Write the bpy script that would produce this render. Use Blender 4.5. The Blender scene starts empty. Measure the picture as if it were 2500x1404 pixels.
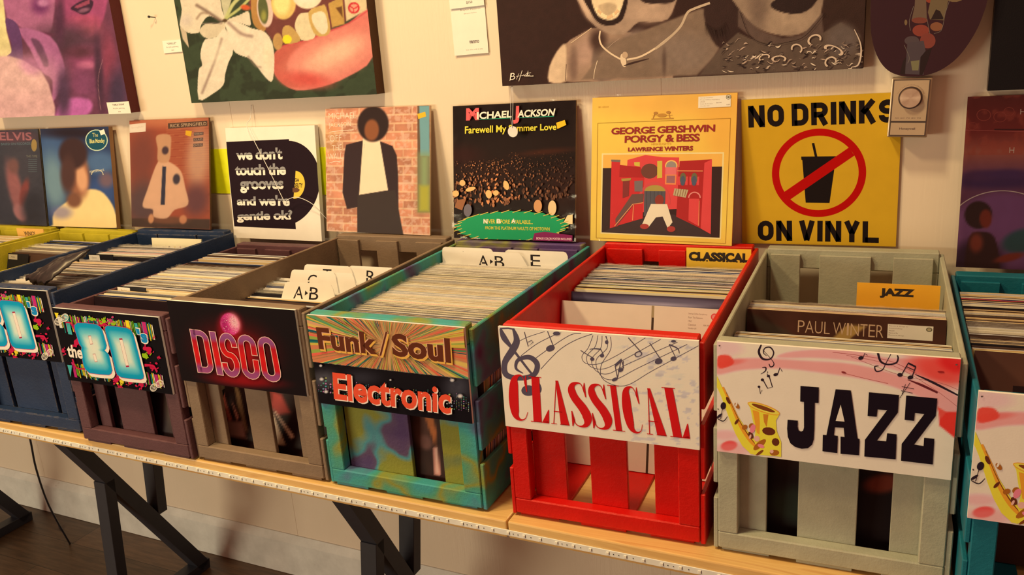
import bpy, bmesh, math, random
import numpy as np
from mathutils import Vector, Matrix
from mathutils.geometry import tessellate_polygon

random.seed(7)
rng = np.random.default_rng(11)
scene = bpy.context.scene
COL = scene.collection
PI = math.pi

# ------------------------------------------------------------------ colour
K = (1.07, 0.84, 0.50)          # tint of the warm shop lamps on white paper


def lin(c):
    c = np.asarray(c, dtype=float) / 255.0
    return np.where(c <= 0.04045, c / 12.92, ((c + 0.055) / 1.055) ** 2.4)


def alb(c, e=1.0):
    """surface colour from the colour seen under the warm lamps"""
    return np.clip(lin(c) / (np.array(K) * e), 0.003, 0.86)


def rgba(c, e=1.0):
    """e None: c is already a reflectance"""
    a = alb(c, e) if e is not None else c
    return (float(a[0]), float(a[1]), float(a[2]), 1.0)


# ------------------------------------------------------------------ tagging
def tag(o, label=None, cat=None, group=None, kind=None):
    if label: o['label'] = label
    if cat: o['category'] = cat
    if group: o['group'] = group
    if kind: o['kind'] = kind
    return o


def empty(name, loc=(0, 0, 0), rz=0.0, rx=0.0, label=None, cat=None, group=None):
    o = bpy.data.objects.new(name, None)
    o.empty_display_size = 0.05
    COL.objects.link(o)
    o.location = loc
    o.rotation_euler = (rx, 0, rz)
    return tag(o, label, cat, group)


def obj(name, me, mat=None, parent=None, loc=(0, 0, 0), rot=(0, 0, 0)):
    o = bpy.data.objects.new(name, me)
    COL.objects.link(o)
    o.location = loc
    o.rotation_euler = rot
    if mat is not None and len(me.materials) == 0:
        me.materials.append(mat)
    if parent: o.parent = parent
    return o


# ------------------------------------------------------------------ materials
def new_mat(name):
    m = bpy.data.materials.new(name)
    m.use_nodes = True
    nt = m.node_tree
    b = nt.nodes['Principled BSDF']
    return m, nt, b


def nd(nt, t, **kw):
    n = nt.nodes.new(t)
    for k, v in kw.items():
        if k in n.inputs: n.inputs[k].default_value = v
        else: setattr(n, k, v)
    return n


def mixc(nt, fac, a, b, mode='MIX'):
    n = nt.nodes.new('ShaderNodeMix')
    n.data_type = 'RGBA'
    n.blend_type = mode
    for s, v in ((n.inputs[0], fac), (n.inputs[6], a), (n.inputs[7], b)):
        if isinstance(v, bpy.types.NodeSocket): nt.links.new(v, s)
        else: s.default_value = v
    return n.outputs[2]


def ramp(nt, src, stops):
    r = nt.nodes.new('ShaderNodeValToRGB')
    while len(r.color_ramp.elements) < len(stops): r.color_ramp.elements.new(0.5)
    for el, (p, c) in zip(r.color_ramp.elements, stops):
        el.position = p
        el.color = c if len(c) == 4 else (*c, 1)
    nt.links.new(src, r.inputs[0])
    return r.outputs[0]


def paint_mat(name, c, e=1.0, rough=0.55, wear=None, wearamt=0.25, var=0.12, bump=0.35, grain=(1, 1, 1), edge=None):
    m, nt, b = new_mat(name)
    tc = nd(nt, 'ShaderNodeTexCoord')
    mp = nd(nt, 'ShaderNodeMapping')
    mp.inputs['Scale'].default_value = grain
    nt.links.new(tc.outputs['Object'], mp.inputs[0])
    n1 = nd(nt, 'ShaderNodeTexNoise', Scale=14.0, Detail=6.0, Roughness=0.6)
    n2 = nd(nt, 'ShaderNodeTexNoise', Scale=160.0, Detail=4.0, Roughness=0.7)
    nt.links.new(mp.outputs[0], n1.inputs['Vector'])
    nt.links.new(mp.outputs[0], n2.inputs['Vector'])
    base = rgba(c, e)
    lo = tuple(v * (1 - var) for v in base[:3]); hi = tuple(min(0.9, v * (1 + var)) for v in base[:3])
    out = ramp(nt, n1.outputs[0], [(0.3, lo), (0.7, hi)])
    if wear is not None:
        n3 = nd(nt, 'ShaderNodeTexNoise', Scale=23.0, Detail=9.0, Roughness=0.75)
        nt.links.new(mp.outputs[0], n3.inputs['Vector'])
        mask = ramp(nt, n3.outputs[0], [(0.70 - wearamt * 0.3, (0, 0, 0)), (0.78 - wearamt * 0.2, (1, 1, 1))])
        out = mixc(nt, mask, out, rgba(wear, e))
    if edge is not None:
        bv = nd(nt, 'ShaderNodeBevel', Radius=0.0022); bv.samples = 4
        ge = nd(nt, 'ShaderNodeNewGeometry')
        dt = nd(nt, 'ShaderNodeVectorMath', operation='DOT_PRODUCT')
        nt.links.new(bv.outputs[0], dt.inputs[0]); nt.links.new(ge.outputs['True Normal'], dt.inputs[1])
        k1 = ramp(nt, dt.outputs['Value'], [(0.80, (1, 1, 1)), (0.97, (0, 0, 0))])
        n4 = nd(nt, 'ShaderNodeTexNoise', Scale=48.0, Detail=6.0, Roughness=0.7)
        nt.links.new(tc.outputs['Object'], n4.inputs['Vector'])
        k2 = ramp(nt, n4.outputs[0], [(0.44, (0, 0, 0)), (0.56, (1, 1, 1))])
        mm = nd(nt, 'ShaderNodeMath', operation='MULTIPLY')
        nt.links.new(k1, mm.inputs[0]); nt.links.new(k2, mm.inputs[1])
        out = mixc(nt, mm.outputs[0], out, (*edge, 1))
    nt.links.new(out, b.inputs['Base Color'])
    b.inputs['Roughness'].default_value = rough
    b.inputs['Specular IOR Level'].default_value = 0.25
    bp = nd(nt, 'ShaderNodeBump', Strength=bump, Distance=0.002)
    nt.links.new(n2.outputs[0], bp.inputs['Height'])
    nt.links.new(bp.outputs[0], b.inputs['Normal'])
    return m


def plain_mat(name, c, e=1.0, rough=0.5, metal=0.0):
    m, nt, b = new_mat(name)
    tc = nd(nt, 'ShaderNodeTexCoord')
    n = nd(nt, 'ShaderNodeTexNoise', Scale=40.0, Detail=3.0)
    nt.links.new(tc.outputs['Object'], n.inputs['Vector'])
    base = rgba(c, e)
    out = ramp(nt, n.outputs[0], [(0.3, tuple(v * 0.93 for v in base[:3])), (0.7, tuple(min(.9, v * 1.06) for v in base[:3]))])
    nt.links.new(out, b.inputs['Base Color'])
    b.inputs['Roughness'].default_value = rough
    b.inputs['Metallic'].default_value = metal
    return m


def print_mat(name, rough=0.5, bump=0.0, bscale=400.0, spec=0.5, coat=0.0):
    m, nt, b = new_mat(name)
    at = nd(nt, 'ShaderNodeAttribute', attribute_name='Col')
    tc = nd(nt, 'ShaderNodeTexCoord')
    n = nd(nt, 'ShaderNodeTexNoise', Scale=30.0, Detail=4.0)
    nt.links.new(tc.outputs['Object'], n.inputs['Vector'])
    g = ramp(nt, n.outputs[0], [(0.3, (0.95, 0.95, 0.95)), (0.7, (1, 1, 1))])
    nt.links.new(mixc(nt, 1.0, at.outputs['Color'], g, 'MULTIPLY'), b.inputs['Base Color'])
    b.inputs['Roughness'].default_value = rough
    b.inputs['Specular IOR Level'].default_value = spec
    b.inputs['Coat Weight'].default_value = coat
    b.inputs['Coat Roughness'].default_value = 0.12
    if bump:
        n2 = nd(nt, 'ShaderNodeTexNoise', Scale=bscale, Detail=2.0)
        nt.links.new(tc.outputs['Object'], n2.inputs['Vector'])
        bp = nd(nt, 'ShaderNodeBump', Strength=bump, Distance=0.001)
        nt.links.new(n2.outputs[0], bp.inputs['Height'])
        nt.links.new(bp.outputs[0], b.inputs['Normal'])
    return m


M_PRINT = print_mat('printed_board', 0.55, 0.08, spec=0.05)
M_COVER = print_mat('printed_card', 0.45, 0.05, 60, spec=0.14)
M_GLOSS = print_mat('printed_gloss', 0.3, 0.0, coat=0.4)
M_CANVAS = print_mat('painted_canvas', 0.55, 0.35, 500, spec=0.14)
M_PAPER = print_mat('printed_paper', 0.75)


def film_mat():
    m = bpy.data.materials.new('clear_film')
    m.use_nodes = True
    nt = m.node_tree
    nt.nodes.clear()
    out = nd(nt, 'ShaderNodeOutputMaterial')
    tr = nd(nt, 'ShaderNodeBsdfTransparent'); tr.inputs[0].default_value = (0.97, 0.97, 0.96, 1)
    gl = nd(nt, 'ShaderNodeBsdfGlossy', Roughness=0.07)
    tc = nd(nt, 'ShaderNodeTexCoord')
    n = nd(nt, 'ShaderNodeTexNoise', Scale=55.0, Detail=4.0, Roughness=0.65)
    nt.links.new(tc.outputs['Object'], n.inputs['Vector'])
    bp = nd(nt, 'ShaderNodeBump', Strength=0.10, Distance=0.003)
    nt.links.new(n.outputs[0], bp.inputs['Height'])
    nt.links.new(bp.outputs[0], gl.inputs['Normal'])
    fr = nd(nt, 'ShaderNodeFresnel', IOR=1.45)
    nt.links.new(bp.outputs[0], fr.inputs['Normal'])
    mx = nd(nt, 'ShaderNodeMixShader')
    nt.links.new(fr.outputs[0], mx.inputs[0]); nt.links.new(tr.outputs[0], mx.inputs[1]); nt.links.new(gl.outputs[0], mx.inputs[2])
    nt.links.new(mx.outputs[0], out.inputs[0])
    return m


M_FILM = film_mat()


def haze_film_mat():
    """milky polythene of the outer sleeves"""
    m = bpy.data.materials.new('milky_film')
    m.use_nodes = True
    nt = m.node_tree
    nt.nodes.clear()
    out = nd(nt, 'ShaderNodeOutputMaterial')
    tr = nd(nt, 'ShaderNodeBsdfTransparent')
    b = nd(nt, 'ShaderNodeBsdfPrincipled', Roughness=0.12)
    b.inputs['Base Color'].default_value = (0.85, 0.84, 0.80, 1)
    tc = nd(nt, 'ShaderNodeTexCoord')
    n = nd(nt, 'ShaderNodeTexNoise', Scale=120.0, Detail=5.0, Roughness=0.7)
    nt.links.new(tc.outputs['Object'], n.inputs['Vector'])
    bp = nd(nt, 'ShaderNodeBump', Strength=0.9, Distance=0.004)
    nt.links.new(n.outputs[0], bp.inputs['Height'])
    nt.links.new(bp.outputs[0], b.inputs['Normal'])
    mx = nd(nt, 'ShaderNodeMixShader', Fac=0.13)
    nt.links.new(tr.outputs[0], mx.inputs[1]); nt.links.new(b.outputs[0], mx.inputs[2])
    nt.links.new(mx.outputs[0], out.inputs[0])
    return m


M_HAZE = haze_film_mat()


# ------------------------------------------------------------------ mesh helpers
def bm_mesh(bm, name, smooth=False):
    me = bpy.data.meshes.new(name)
    bmesh.ops.recalc_face_normals(bm, faces=bm.faces)
    bm.to_mesh(me)
    bm.free()
    if smooth:
        me.polygons.foreach_set('use_smooth', [True] * len(me.polygons))
    return me


def add_box(bm, x0, x1, y0, y1, z0, z1, bev=0.0, segs=1):
    r = bmesh.ops.create_cube(bm, size=1.0)
    vs = r['verts']
    for v in vs:
        v.co = Vector((x0 + (v.co.x + .5) * (x1 - x0), y0 + (v.co.y + .5) * (y1 - y0), z0 + (v.co.z + .5) * (z1 - z0)))
    if bev:
        es = list({e for v in vs for e in v.link_edges})
        bmesh.ops.bevel(bm, geom=es, offset=bev, segments=segs, profile=0.6, affect='EDGES')


def box_me(name, x0, x1, y0, y1, z0, z1, bev=0.0015, segs=1):
    bm = bmesh.new()
    add_box(bm, x0, x1, y0, y1, z0, z1, bev, segs)
    return bm_mesh(bm, name)


def add_tube(bm, pts, r, n=8, closed=False):
    pts = [Vector(p) for p in pts]
    rings = []
    up = Vector((0, 0, 1))
    for i, p in enumerate(pts):
        a = pts[max(i - 1, 0)]; b = pts[min(i + 1, len(pts) - 1)]
        t = (b - a).normalized()
        u = t.cross(up)
        if u.length < 1e-3: u = t.cross(Vector((1, 0, 0)))
        u.normalize(); w = u.cross(t)
        rr = r[i] if isinstance(r, (list, tuple)) else r
        rings.append([bm.verts.new(p + (u * math.cos(2 * PI * k / n) + w * math.sin(2 * PI * k / n)) * rr) for k in range(n)])
    for a, b in zip(rings, rings[1:]):
        for k in range(n):
            bm.faces.new((a[k], a[(k + 1) % n], b[(k + 1) % n], b[k]))
    bm.faces.new(rings[0]); bm.faces.new(rings[-1])


def catmull(pts, n=6, closed=False):
    P = [np.array(p, float) for p in pts]
    if len(P) < 3: return P
    out = []
    m = len(P)
    rngi = range(m) if closed else range(m - 1)
    for i in rngi:
        if closed: p0, p1, p2, p3 = P[(i - 1) % m], P[i], P[(i + 1) % m], P[(i + 2) % m]
        else: p0, p1, p2, p3 = P[max(i - 1, 0)], P[i], P[i + 1], P[min(i + 2, m - 1)]
        for k in range(n):
            t = k / n
            out.append(0.5 * ((2 * p1) + (-p0 + p2) * t + (2 * p0 - 5 * p1 + 4 * p2 - p3) * t * t + (-p0 + 3 * p1 - 3 * p2 + p3) * t ** 3))
    if not closed: out.append(P[-1])
    return out


# ------------------------------------------------------------------ lettering
_tcache = {}


def glyphs(s, off=0.0, sp=1.0):
    key = (s, off, sp)
    if key in _tcache: return _tcache[key]
    cu = bpy.data.curves.new('lettering', 'FONT')
    cu.body = s
    cu.offset = off
    cu.space_character = sp
    cu.resolution_u = 3
    cu.fill_mode = 'FRONT'
    o = bpy.data.objects.new('lettering', cu)
    COL.objects.link(o)
    bpy.context.view_layer.update()
    dg = bpy.context.evaluated_depsgraph_get()
    me = bpy.data.meshes.new_from_object(o.evaluated_get(dg))
    me.calc_loop_triangles()
    v = np.array([(p.co.x, p.co.y) for p in me.vertices]) if len(me.vertices) else np.zeros((0, 2))
    t = [tuple(x.vertices) for x in me.loop_triangles]
    bpy.data.objects.remove(o)
    bpy.data.curves.remove(cu)
    bpy.data.meshes.remove(me)
    lo = v.min(0); hi = v.max(0)
    v = (v - lo) / (hi - lo)
    _tcache[key] = (v, t)
    return v, t


# ------------------------------------------------------------------ flat art: printed / painted faces
def homog(src, dst):
    A = []
    for (x, y), (u, v) in zip(src, dst):
        A.append([x, y, 1, 0, 0, 0, -u * x, -u * y]); A.append([0, 0, 0, x, y, 1, -v * x, -v * y])
    b = np.array(dst, float).reshape(-1)
    h = np.linalg.solve(np.array(A, float), b)
    return np.append(h, 1).reshape(3, 3)


def vnoise(x, y, seed=0, octv=3):
    out = np.zeros_like(x, dtype=float); amp = 1.0; tot = 0
    for o in range(octv):
        xi = np.floor(x).astype(int); yi = np.floor(y).astype(int)
        fx = x - xi; fy = y - yi
        fx = fx * fx * (3 - 2 * fx); fy = fy * fy * (3 - 2 * fy)

        def h(a, b):
            n = (a * 374761393 + b * 668265263 + (seed + o) * 1274126177) & 0x7fffffff
            n = ((n ^ (n >> 13)) * 1274126177) & 0x7fffffff
            return ((n ^ (n >> 16)) & 0xffff) / 65535.0
        v = h(xi, yi) * (1 - fx) * (1 - fy) + h(xi + 1, yi) * fx * (1 - fy) + h(xi, yi + 1) * (1 - fx) * fy + h(xi + 1, yi + 1) * fx * fy
        out += v * amp; tot += amp; amp *= 0.5
        x = x * 2.03; y = y * 2.03
    return out / tot


def sstep(t):
    t = np.clip(t, 0, 1)
    return t * t * (3 - 2 * t)


def clip_poly(p, a, b, c):
    """keep a*x+b*y+c>=0; p list of (x,y,r,g,b)"""
    out = []
    for i in range(len(p)):
        q, r = p[i - 1], p[i]
        dq = a * q[0] + b * q[1] + c; dr = a * r[0] + b * r[1] + c
        if (dq >= 0) != (dr >= 0):
            t = dq / (dq - dr)
            out.append(q + (r - q) * t)
        if dr >= 0: out.append(r)
    return out


class Art:
    """a flat printed or painted face W x H metres, facing -y, drawn in layers"""

    def __init__(s, W, H, quad, e=1.0, zoom=(0, 0, 1)):
        s.W, s.H, s.e, s.z = W, H, e, zoom
        s.Hm = homog(quad, [(0, H), (W, H), (W, 0), (0, 0)])
        s.Hi = np.linalg.inv(s.Hm)
        s.pol = []
        s.k = 0
        s.grid = None

    # coordinate maps
    def m(s, p):
        x = s.z[0] + p[0] / s.z[2]; y = s.z[1] + p[1] / s.z[2]
        v = s.Hm @ np.array([x, y, 1.0])
        return v[:2] / v[2]

    def c(s, col): return alb(col, s.e)

    # raster-like ground, evaluated at the vertices of a fine grid
    def ground(s, ops, nx, ny):
        xs = np.linspace(0, s.W, nx + 1); zs = np.linspace(0, s.H, ny + 1)
        X, Z = np.meshgrid(xs, zs)
        v = np.stack([X.ravel(), Z.ravel(), np.ones(X.size)])
        p = s.Hi @ v
        px = (p[0] / p[2] - s.z[0]) * s.z[2]; py = (p[1] / p[2] - s.z[1]) * s.z[2]
        img = np.zeros((X.size, 3))
        U, V = X.ravel() / s.W, Z.ravel() / s.H
        for op in ops: img = op(img, px, py, U, V)
        col = np.clip(lin(np.clip(img, 0, 255)) / (np.array(K) * s.e), 0.003, 0.86)
        s.grid = (xs, zs, col)

    def _add(s, pts, cols):
        s.k += 1
        P = [np.array([q[0], q[1], *cc]) for q, cc in zip(pts, cols)]
        return P

    def _clip(s, P):
        for a, b, c in ((1, 0, 0), (-1, 0, s.W), (0, 1, 0), (0, -1, s.H)):
            if len(P) < 3: return []
            P = clip_poly(P, a, b, c)
        return P

    def tri2d(s, pts, tris, cols):
        for t in tris:
            P = s._clip([np.array([pts[i][0], pts[i][1], *cols[i]]) for i in t])
            if len(P) >= 3: s.pol.append((P, s.k))

    def raw(s, pts, col):
        """polygon in plane metres"""
        s.k += 1
        c = s.c(col)
        tr = tessellate_polygon([[Vector((p[0], p[1], 0)) for p in pts]])
        s.tri2d(pts, tr, [c] * len(pts))

    def uvbox(s, u0, v0, u1, v1, col):
        s.raw([(u0 * s.W, v0 * s.H), (u1 * s.W, v0 * s.H), (u1 * s.W, v1 * s.H), (u0 * s.W, v1 * s.H)], col)

    def poly(s, pts, col, smooth=0):
        if smooth: pts = catmull(pts, smooth, True)
        s.raw([s.m(p) for p in pts], col)

    def ell(s, cx, cy, rx, ry, col, ang=0, n=22):
        a = math.radians(ang)
        s.poly([(cx + rx * math.cos(t) * math.cos(a) - ry * math.sin(t) * math.sin(a), cy + rx * math.cos(t) * math.sin(a) + ry * math.sin(t) * math.cos(a)) for t in np.linspace(0, 2 * PI, n, endpoint=False)], col)

    def ring(s, cx, cy, rx, ry, w, col, ang=0, n=40, a0=0, a1=360):
        a = math.radians(ang)
        f = lambda t, k: (cx + (rx * k) * math.cos(t) * math.cos(a) - (ry * k) * math.sin(t) * math.sin(a), cy + (rx * k) * math.cos(t) * math.sin(a) + (ry * k) * math.sin(t) * math.cos(a))
        T = np.linspace(math.radians(a0), math.radians(a1), n)
        o = [s.m(f(t, 1)) for t in T]; i = [s.m(f(t, 1 - w)) for t in T]
        s.k += 1
        c = s.c(col)
        for q in range(n - 1):
            s.tri2d([o[q], o[q + 1], i[q + 1], i[q]], [(0, 1, 2), (0, 2, 3)], [c] * 4)

    def line(s, pts, w, col, smooth=0):
        """stroke; w number or list of widths at the points"""
        ws = list(w) if isinstance(w, (list, tuple)) else [w] * len(pts)
        P = [(p[0], p[1], q) for p, q in zip(pts, ws)]
        if smooth: P = catmull(P, smooth)
        L, R = [], []
        for i in range(len(P)):
            a = P[max(i - 1, 0)]; b = P[min(i + 1, len(P) - 1)]
            dx, dy = b[0] - a[0], b[1] - a[1]
            d = math.hypot(dx, dy) or 1
            nx, ny = -dy / d * P[i][2] / 2, dx / d * P[i][2] / 2
            L.append(s.m((P[i][0] + nx, P[i][1] + ny))); R.append(s.m((P[i][0] - nx, P[i][1] - ny)))
        s.k += 1
        c = s.c(col)
        for i in range(len(P) - 1):
            s.tri2d([L[i], L[i + 1], R[i + 1], R[i]], [(0, 1, 2), (0, 2, 3)], [c] * 4)

    def glow(s, pts, cen, stops, smooth=0):
        if smooth: pts = catmull(pts, smooth, True)
        pts = [np.array(p[:2], float) for p in pts]; cen = np.array(cen, float)
        s.k += 1
        n = len(pts)
        for (t0, c0), (t1, c1) in zip(stops, stops[1:]):
            a0, a1 = s.c(c0), s.c(c1)
            for i in range(n):
                p, q = pts[i], pts[(i + 1) % n]
                qd = [s.m(cen + (p - cen) * t0), s.m(cen + (q - cen) * t0), s.m(cen + (q - cen) * t1), s.m(cen + (p - cen) * t1)]
                s.tri2d(qd, [(0, 1, 2), (0, 2, 3)], [a0, a0, a1, a1])

    def text(s, body, quad, col, off=0.0, sp=1.0, bands=None, dx=0, dy=0, g=None):
        """lettering stretched over a quad TL,TR,BR,BL; bands: list of (v, colour) for a vertical blend"""
        v, t = g if g else glyphs(body, off, sp)
        q = [np.array(p, float) + np.array([dx, dy]) for p in quad]
        f = lambda a, b: q[3] * (1 - a) * (1 - b) + q[2] * a * (1 - b) + q[1] * a * b + q[0] * (1 - a) * b
        s.k += 1
        if not bands:
            c = s.c(col)
            s.tri2d([s.m(f(a, b)) for a, b in v], t, [c] * len(v))
            return
        cs = [(b, s.c(cc)) for b, cc in bands]
        for tri in t:
            P0 = [np.array([v[i][0], v[i][1]]) for i in tri]
            for (b0, c0), (b1, c1) in zip(cs, cs[1:]):
                P = clip_poly(clip_poly(P0, 0, 1, -b0), 0, -1, b1) if True else P0
                if len(P) < 3: continue
                cc = [c0 + (c1 - c0) * ((p[1] - b0) / (b1 - b0)) for p in P]
                pts = [s.m(f(p[0], p[1])) for p in P]
                s.tri2d(pts, [(0, i, i + 1) for i in range(1, len(P) - 1)], cc)

    def mesh(s, name, T=0.004, ground=(255, 255, 255), side=(225, 205, 170), mat=None, step=1.2e-5, bend=None):
        V, F, C = [], [], []
        W, H = s.W, s.H
        sc = s.c(side); gc = s.c(ground)

        def quad(a, col):
            b = len(V); V.extend(a); F.append(tuple(range(b, b + len(a)))); C.extend([col] * len(a) if not isinstance(col, list) else col)
        quad([(0, T, 0), (0, T, H), (W, T, H), (W, T, 0)], sc)
        quad([(0, 0, 0), (0, 0, H), (0, T, H), (0, T, 0)], sc)
        quad([(W, 0, 0), (W, T, 0), (W, T, H), (W, 0, H)], sc)
        quad([(0, 0, H), (W, 0, H), (W, T, H), (0, T, H)], sc)
        quad([(0, 0, 0), (0, T, 0), (W, T, 0), (W, 0, 0)], sc)
        if s.grid is None:
            quad([(0, 0, 0), (W, 0, 0), (W, 0, H), (0, 0, H)], gc)
        else:
            xs, zs, col = s.grid
            nx, ny = len(xs), len(zs)
            b = len(V)
            for z in zs:
                for x in xs: V.append((x, 0, z))
            for j in range(ny - 1):
                for i in range(nx - 1):
                    a = j * nx + i
                    F.append((b + a, b + a + 1, b + a + nx + 1, b + a + nx))
                    for q in (a, a + 1, a + nx + 1, a + nx): C.append(col[q])
        for P, k in s.pol:
            y = -0.00006 - k * step
            # keep winding so the normal faces -y
            ar = sum(P[i - 1][0] * P[i][1] - P[i][0] * P[i - 1][1] for i in range(len(P)))
            if abs(ar) < 1e-12: continue
            if ar < 0: P = P[::-1]
            quad([(p[0], y, p[1]) for p in P], [p[2:5] for p in P])
        me = bpy.data.meshes.new(name)
        me.from_pydata([tuple(map(float, v)) for v in V], [], F)
        at = me.color_attributes.new('Col', 'FLOAT_COLOR', 'CORNER')
        buf = np.ones((len(C), 4), dtype=np.float32)
        buf[:, :3] = np.array(C, dtype=np.float32)
        at.data.foreach_set('color', buf.ravel())
        me.materials.append(mat or M_PRINT)
        return me


# ground operations --------------------------------------------------
def FILL(c): return lambda I, x, y, u, v: I * 0 + np.array(c, float)


def mixi(I, a, c): return I * (1 - a[:, None]) + np.array(c, float) * a[:, None]


def GR(stops, axis='v'):
    """blend along v (bottom 0 .. top 1) or u"""
    def f(I, x, y, u, v):
        t = v if axis == 'v' else u
        ps = [p for p, _ in stops]
        return np.stack([np.interp(t, ps, [c[k] for _, c in stops]) for k in range(3)], 1)
    return f


def EL(cx, cy, rx, ry, c, soft=0.15, ang=0, a=1.0):
    def f(I, x, y, u, v):
        t = math.radians(ang)
        X = (x - cx) * math.cos(t) + (y - cy) * math.sin(t); Y = -(x - cx) * math.sin(t) + (y - cy) * math.cos(t)
        d = np.sqrt((X / rx) ** 2 + (Y / ry) ** 2)
        return mixi(I, sstep((1 + soft - d) / (2 * soft)) * a, c)
    return f


def _pd(pts, x, y):
    n = len(pts)
    ins = np.zeros(x.shape, bool); dm = np.full(x.shape, 1e9)
    for i in range(n):
        x0, y0 = pts[i - 1][:2]; x1, y1 = pts[i][:2]
        cnd = ((y0 > y) != (y1 > y))
        with np.errstate(divide='ignore', invalid='ignore'):
            xi = (x1 - x0) * (y - y0) / ((y1 - y0) if y1 != y0 else 1e-9) + x0
        ins ^= cnd & (x < xi)
        dx, dy = x1 - x0, y1 - y0
        L = dx * dx + dy * dy + 1e-9
        t = np.clip(((x - x0) * dx + (y - y0) * dy) / L, 0, 1)
        dm = np.minimum(dm, np.hypot(x - x0 - t * dx, y - y0 - t * dy))
    return np.where(ins, dm, -dm)


def PG(pts, c, soft=2.0, smooth=0, a=1.0):
    if smooth: pts = catmull(pts, smooth, True)
    return lambda I, x, y, u, v: mixi(I, sstep((_pd(pts, x, y) + soft) / (2 * soft)) * a, c)


def LN(pts, w, c, soft=1.5, smooth=0, a=1.0):
    if smooth: pts = catmull(pts, smooth)

    def f(I, x, y, u, v):
        dm = np.full(x.shape, 1e9)
        for p, q in zip(pts, pts[1:]):
            dx, dy = q[0] - p[0], q[1] - p[1]
            t = np.clip(((x - p[0]) * dx + (y - p[1]) * dy) / (dx * dx + dy * dy + 1e-9), 0, 1)
            dm = np.minimum(dm, np.hypot(x - p[0] - t * dx, y - p[1] - t * dy))
        return mixi(I, sstep((w / 2 + soft - dm) / (2 * soft)) * a, c)
    return f


def NZ(scale, c, lo=0.5, hi=0.6, seed=0, sx=1, sy=1, a=1.0, mask=None):
    def f(I, x, y, u, v):
        n = vnoise(x / scale * sx + 50, y / scale * sy + 50, seed)
        k = sstep((n - lo) / (hi - lo)) * a
        if mask: k = k * mask(x, y, u, v)
        return mixi(I, k, c)
    return f


def MOT(scale, amp, seed=0, sx=1, sy=1):
    def f(I, x, y, u, v):
        n = vnoise(x / scale * sx + 9, y / scale * sy + 9, seed) - 0.5
        return I * (1 + amp * n[:, None] * 2)
    return f

# ================================================================== SETTING
def wall_material():
    m, nt, b = new_mat('cream_wall_paint')
    tc = nd(nt, 'ShaderNodeTexCoord')
    mp = nd(nt, 'ShaderNodeMapping'); mp.inputs['Scale'].default_value = (60, 60, 3.0)
    nt.links.new(tc.outputs['Object'], mp.inputs[0])
    n = nd(nt, 'ShaderNodeTexNoise', Scale=1.6, Detail=5.0, Roughness=0.7)
    nt.links.new(mp.outputs[0], n.inputs['Vector'])
    n2 = nd(nt, 'ShaderNodeTexNoise', Scale=3.0, Detail=3.0)
    nt.links.new(tc.outputs['Object'], n2.inputs['Vector'])
    c = ramp(nt, n2.outputs[0], [(0.3, (0.75, 0.66, 0.56)), (0.75, (0.81, 0.72, 0.63))])
    nt.links.new(c, b.inputs['Base Color'])
    b.inputs['Roughness'].default_value = 0.55
    # vertical brush ridges, stronger in patches
    mask = ramp(nt, n2.outputs[0], [(0.45, (0.15, 0.15, 0.15)), (0.6, (1, 1, 1))])
    mul = nd(nt, 'ShaderNodeMath', operation='MULTIPLY')
    nt.links.new(n.outputs[0], mul.inputs[0]); nt.links.new(mask, mul.inputs[1])
    bp = nd(nt, 'ShaderNodeBump', Strength=0.55, Distance=0.003)
    nt.links.new(mul.outputs[0], bp.inputs['Height'])
    nt.links.new(bp.outputs[0], b.inputs['Normal'])
    return m


M_WALL = wall_material()
ZF = -0.807
# wall built of tall painted plywood sheets with narrow grooves at the joints
bm = bmesh.new()
xs = [-4.2, -3.70, -2.49, -1.27, -0.05, 1.17, 2.4]
for a, b in zip(xs, xs[1:]):
    add_box(bm, a + 0.0003, b - 0.0003, 0.0, 0.08, ZF, 1.9, 0.0004)
add_box(bm, -4.2, 2.4, 0.0008, 0.09, ZF, 1.9)
w = obj('wall_back', bm_mesh(bm, 'wall_back'), M_WALL)
tag(w, 'cream painted panel wall behind the record crates', kind='structure')


def floor_material():
    m, nt, b = new_mat('dark_plank_floor')
    tc = nd(nt, 'ShaderNodeTexCoord')
    mp = nd(nt, 'ShaderNodeMapping'); mp.inputs['Scale'].default_value = (1, 1, 1); mp.inputs['Rotation'].default_value = (0, 0, 0.0)
    nt.links.new(tc.outputs['Object'], mp.inputs[0])
    br = nd(nt, 'ShaderNodeTexBrick', Scale=1.0)
    br.inputs['Brick Width'].default_value = 1.1; br.inputs['Row Height'].default_value = 0.14
    br.inputs['Mortar Size'].default_value = 0.0012
    br.inputs['Color1'].default_value = (0.17, 0.105, 0.065, 1)
    br.inputs['Color2'].default_value = (0.10, 0.065, 0.042, 1)
    br.inputs['Mortar'].default_value = (0.02, 0.015, 0.01, 1)
    nt.links.new(mp.outputs[0], br.inputs['Vector'])
    mp2 = nd(nt, 'ShaderNodeMapping'); mp2.inputs['Scale'].default_value = (3, 30, 1)
    nt.links.new(tc.outputs['Object'], mp2.inputs[0])
    n = nd(nt, 'ShaderNodeTexNoise', Scale=2.5, Detail=7.0, Roughness=0.65)
    nt.links.new(mp2.outputs[0], n.inputs['Vector'])
    g = ramp(nt, n.outputs[0], [(0.3, (0.5, 0.5, 0.5)), (0.7, (1.3, 1.25, 1.2))])
    nt.links.new(mixc(nt, 1.0, br.outputs[0], g, 'MULTIPLY'), b.inputs['Base Color'])
    b.inputs['Roughness'].default_value = 0.42
    bp = nd(nt, 'ShaderNodeBump', Strength=0.2, Distance=0.002)
    nt.links.new(n.outputs[0], bp.inputs['Height'])
    nt.links.new(bp.outputs[0], b.inputs['Normal'])
    return m


fl = obj('floor', box_me('floor', -4.2, 2.4, -3.4, 0.09, ZF - 0.03, ZF, 0), floor_material())
tag(fl, 'dark brown plank floor under the tables', kind='structure')

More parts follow.
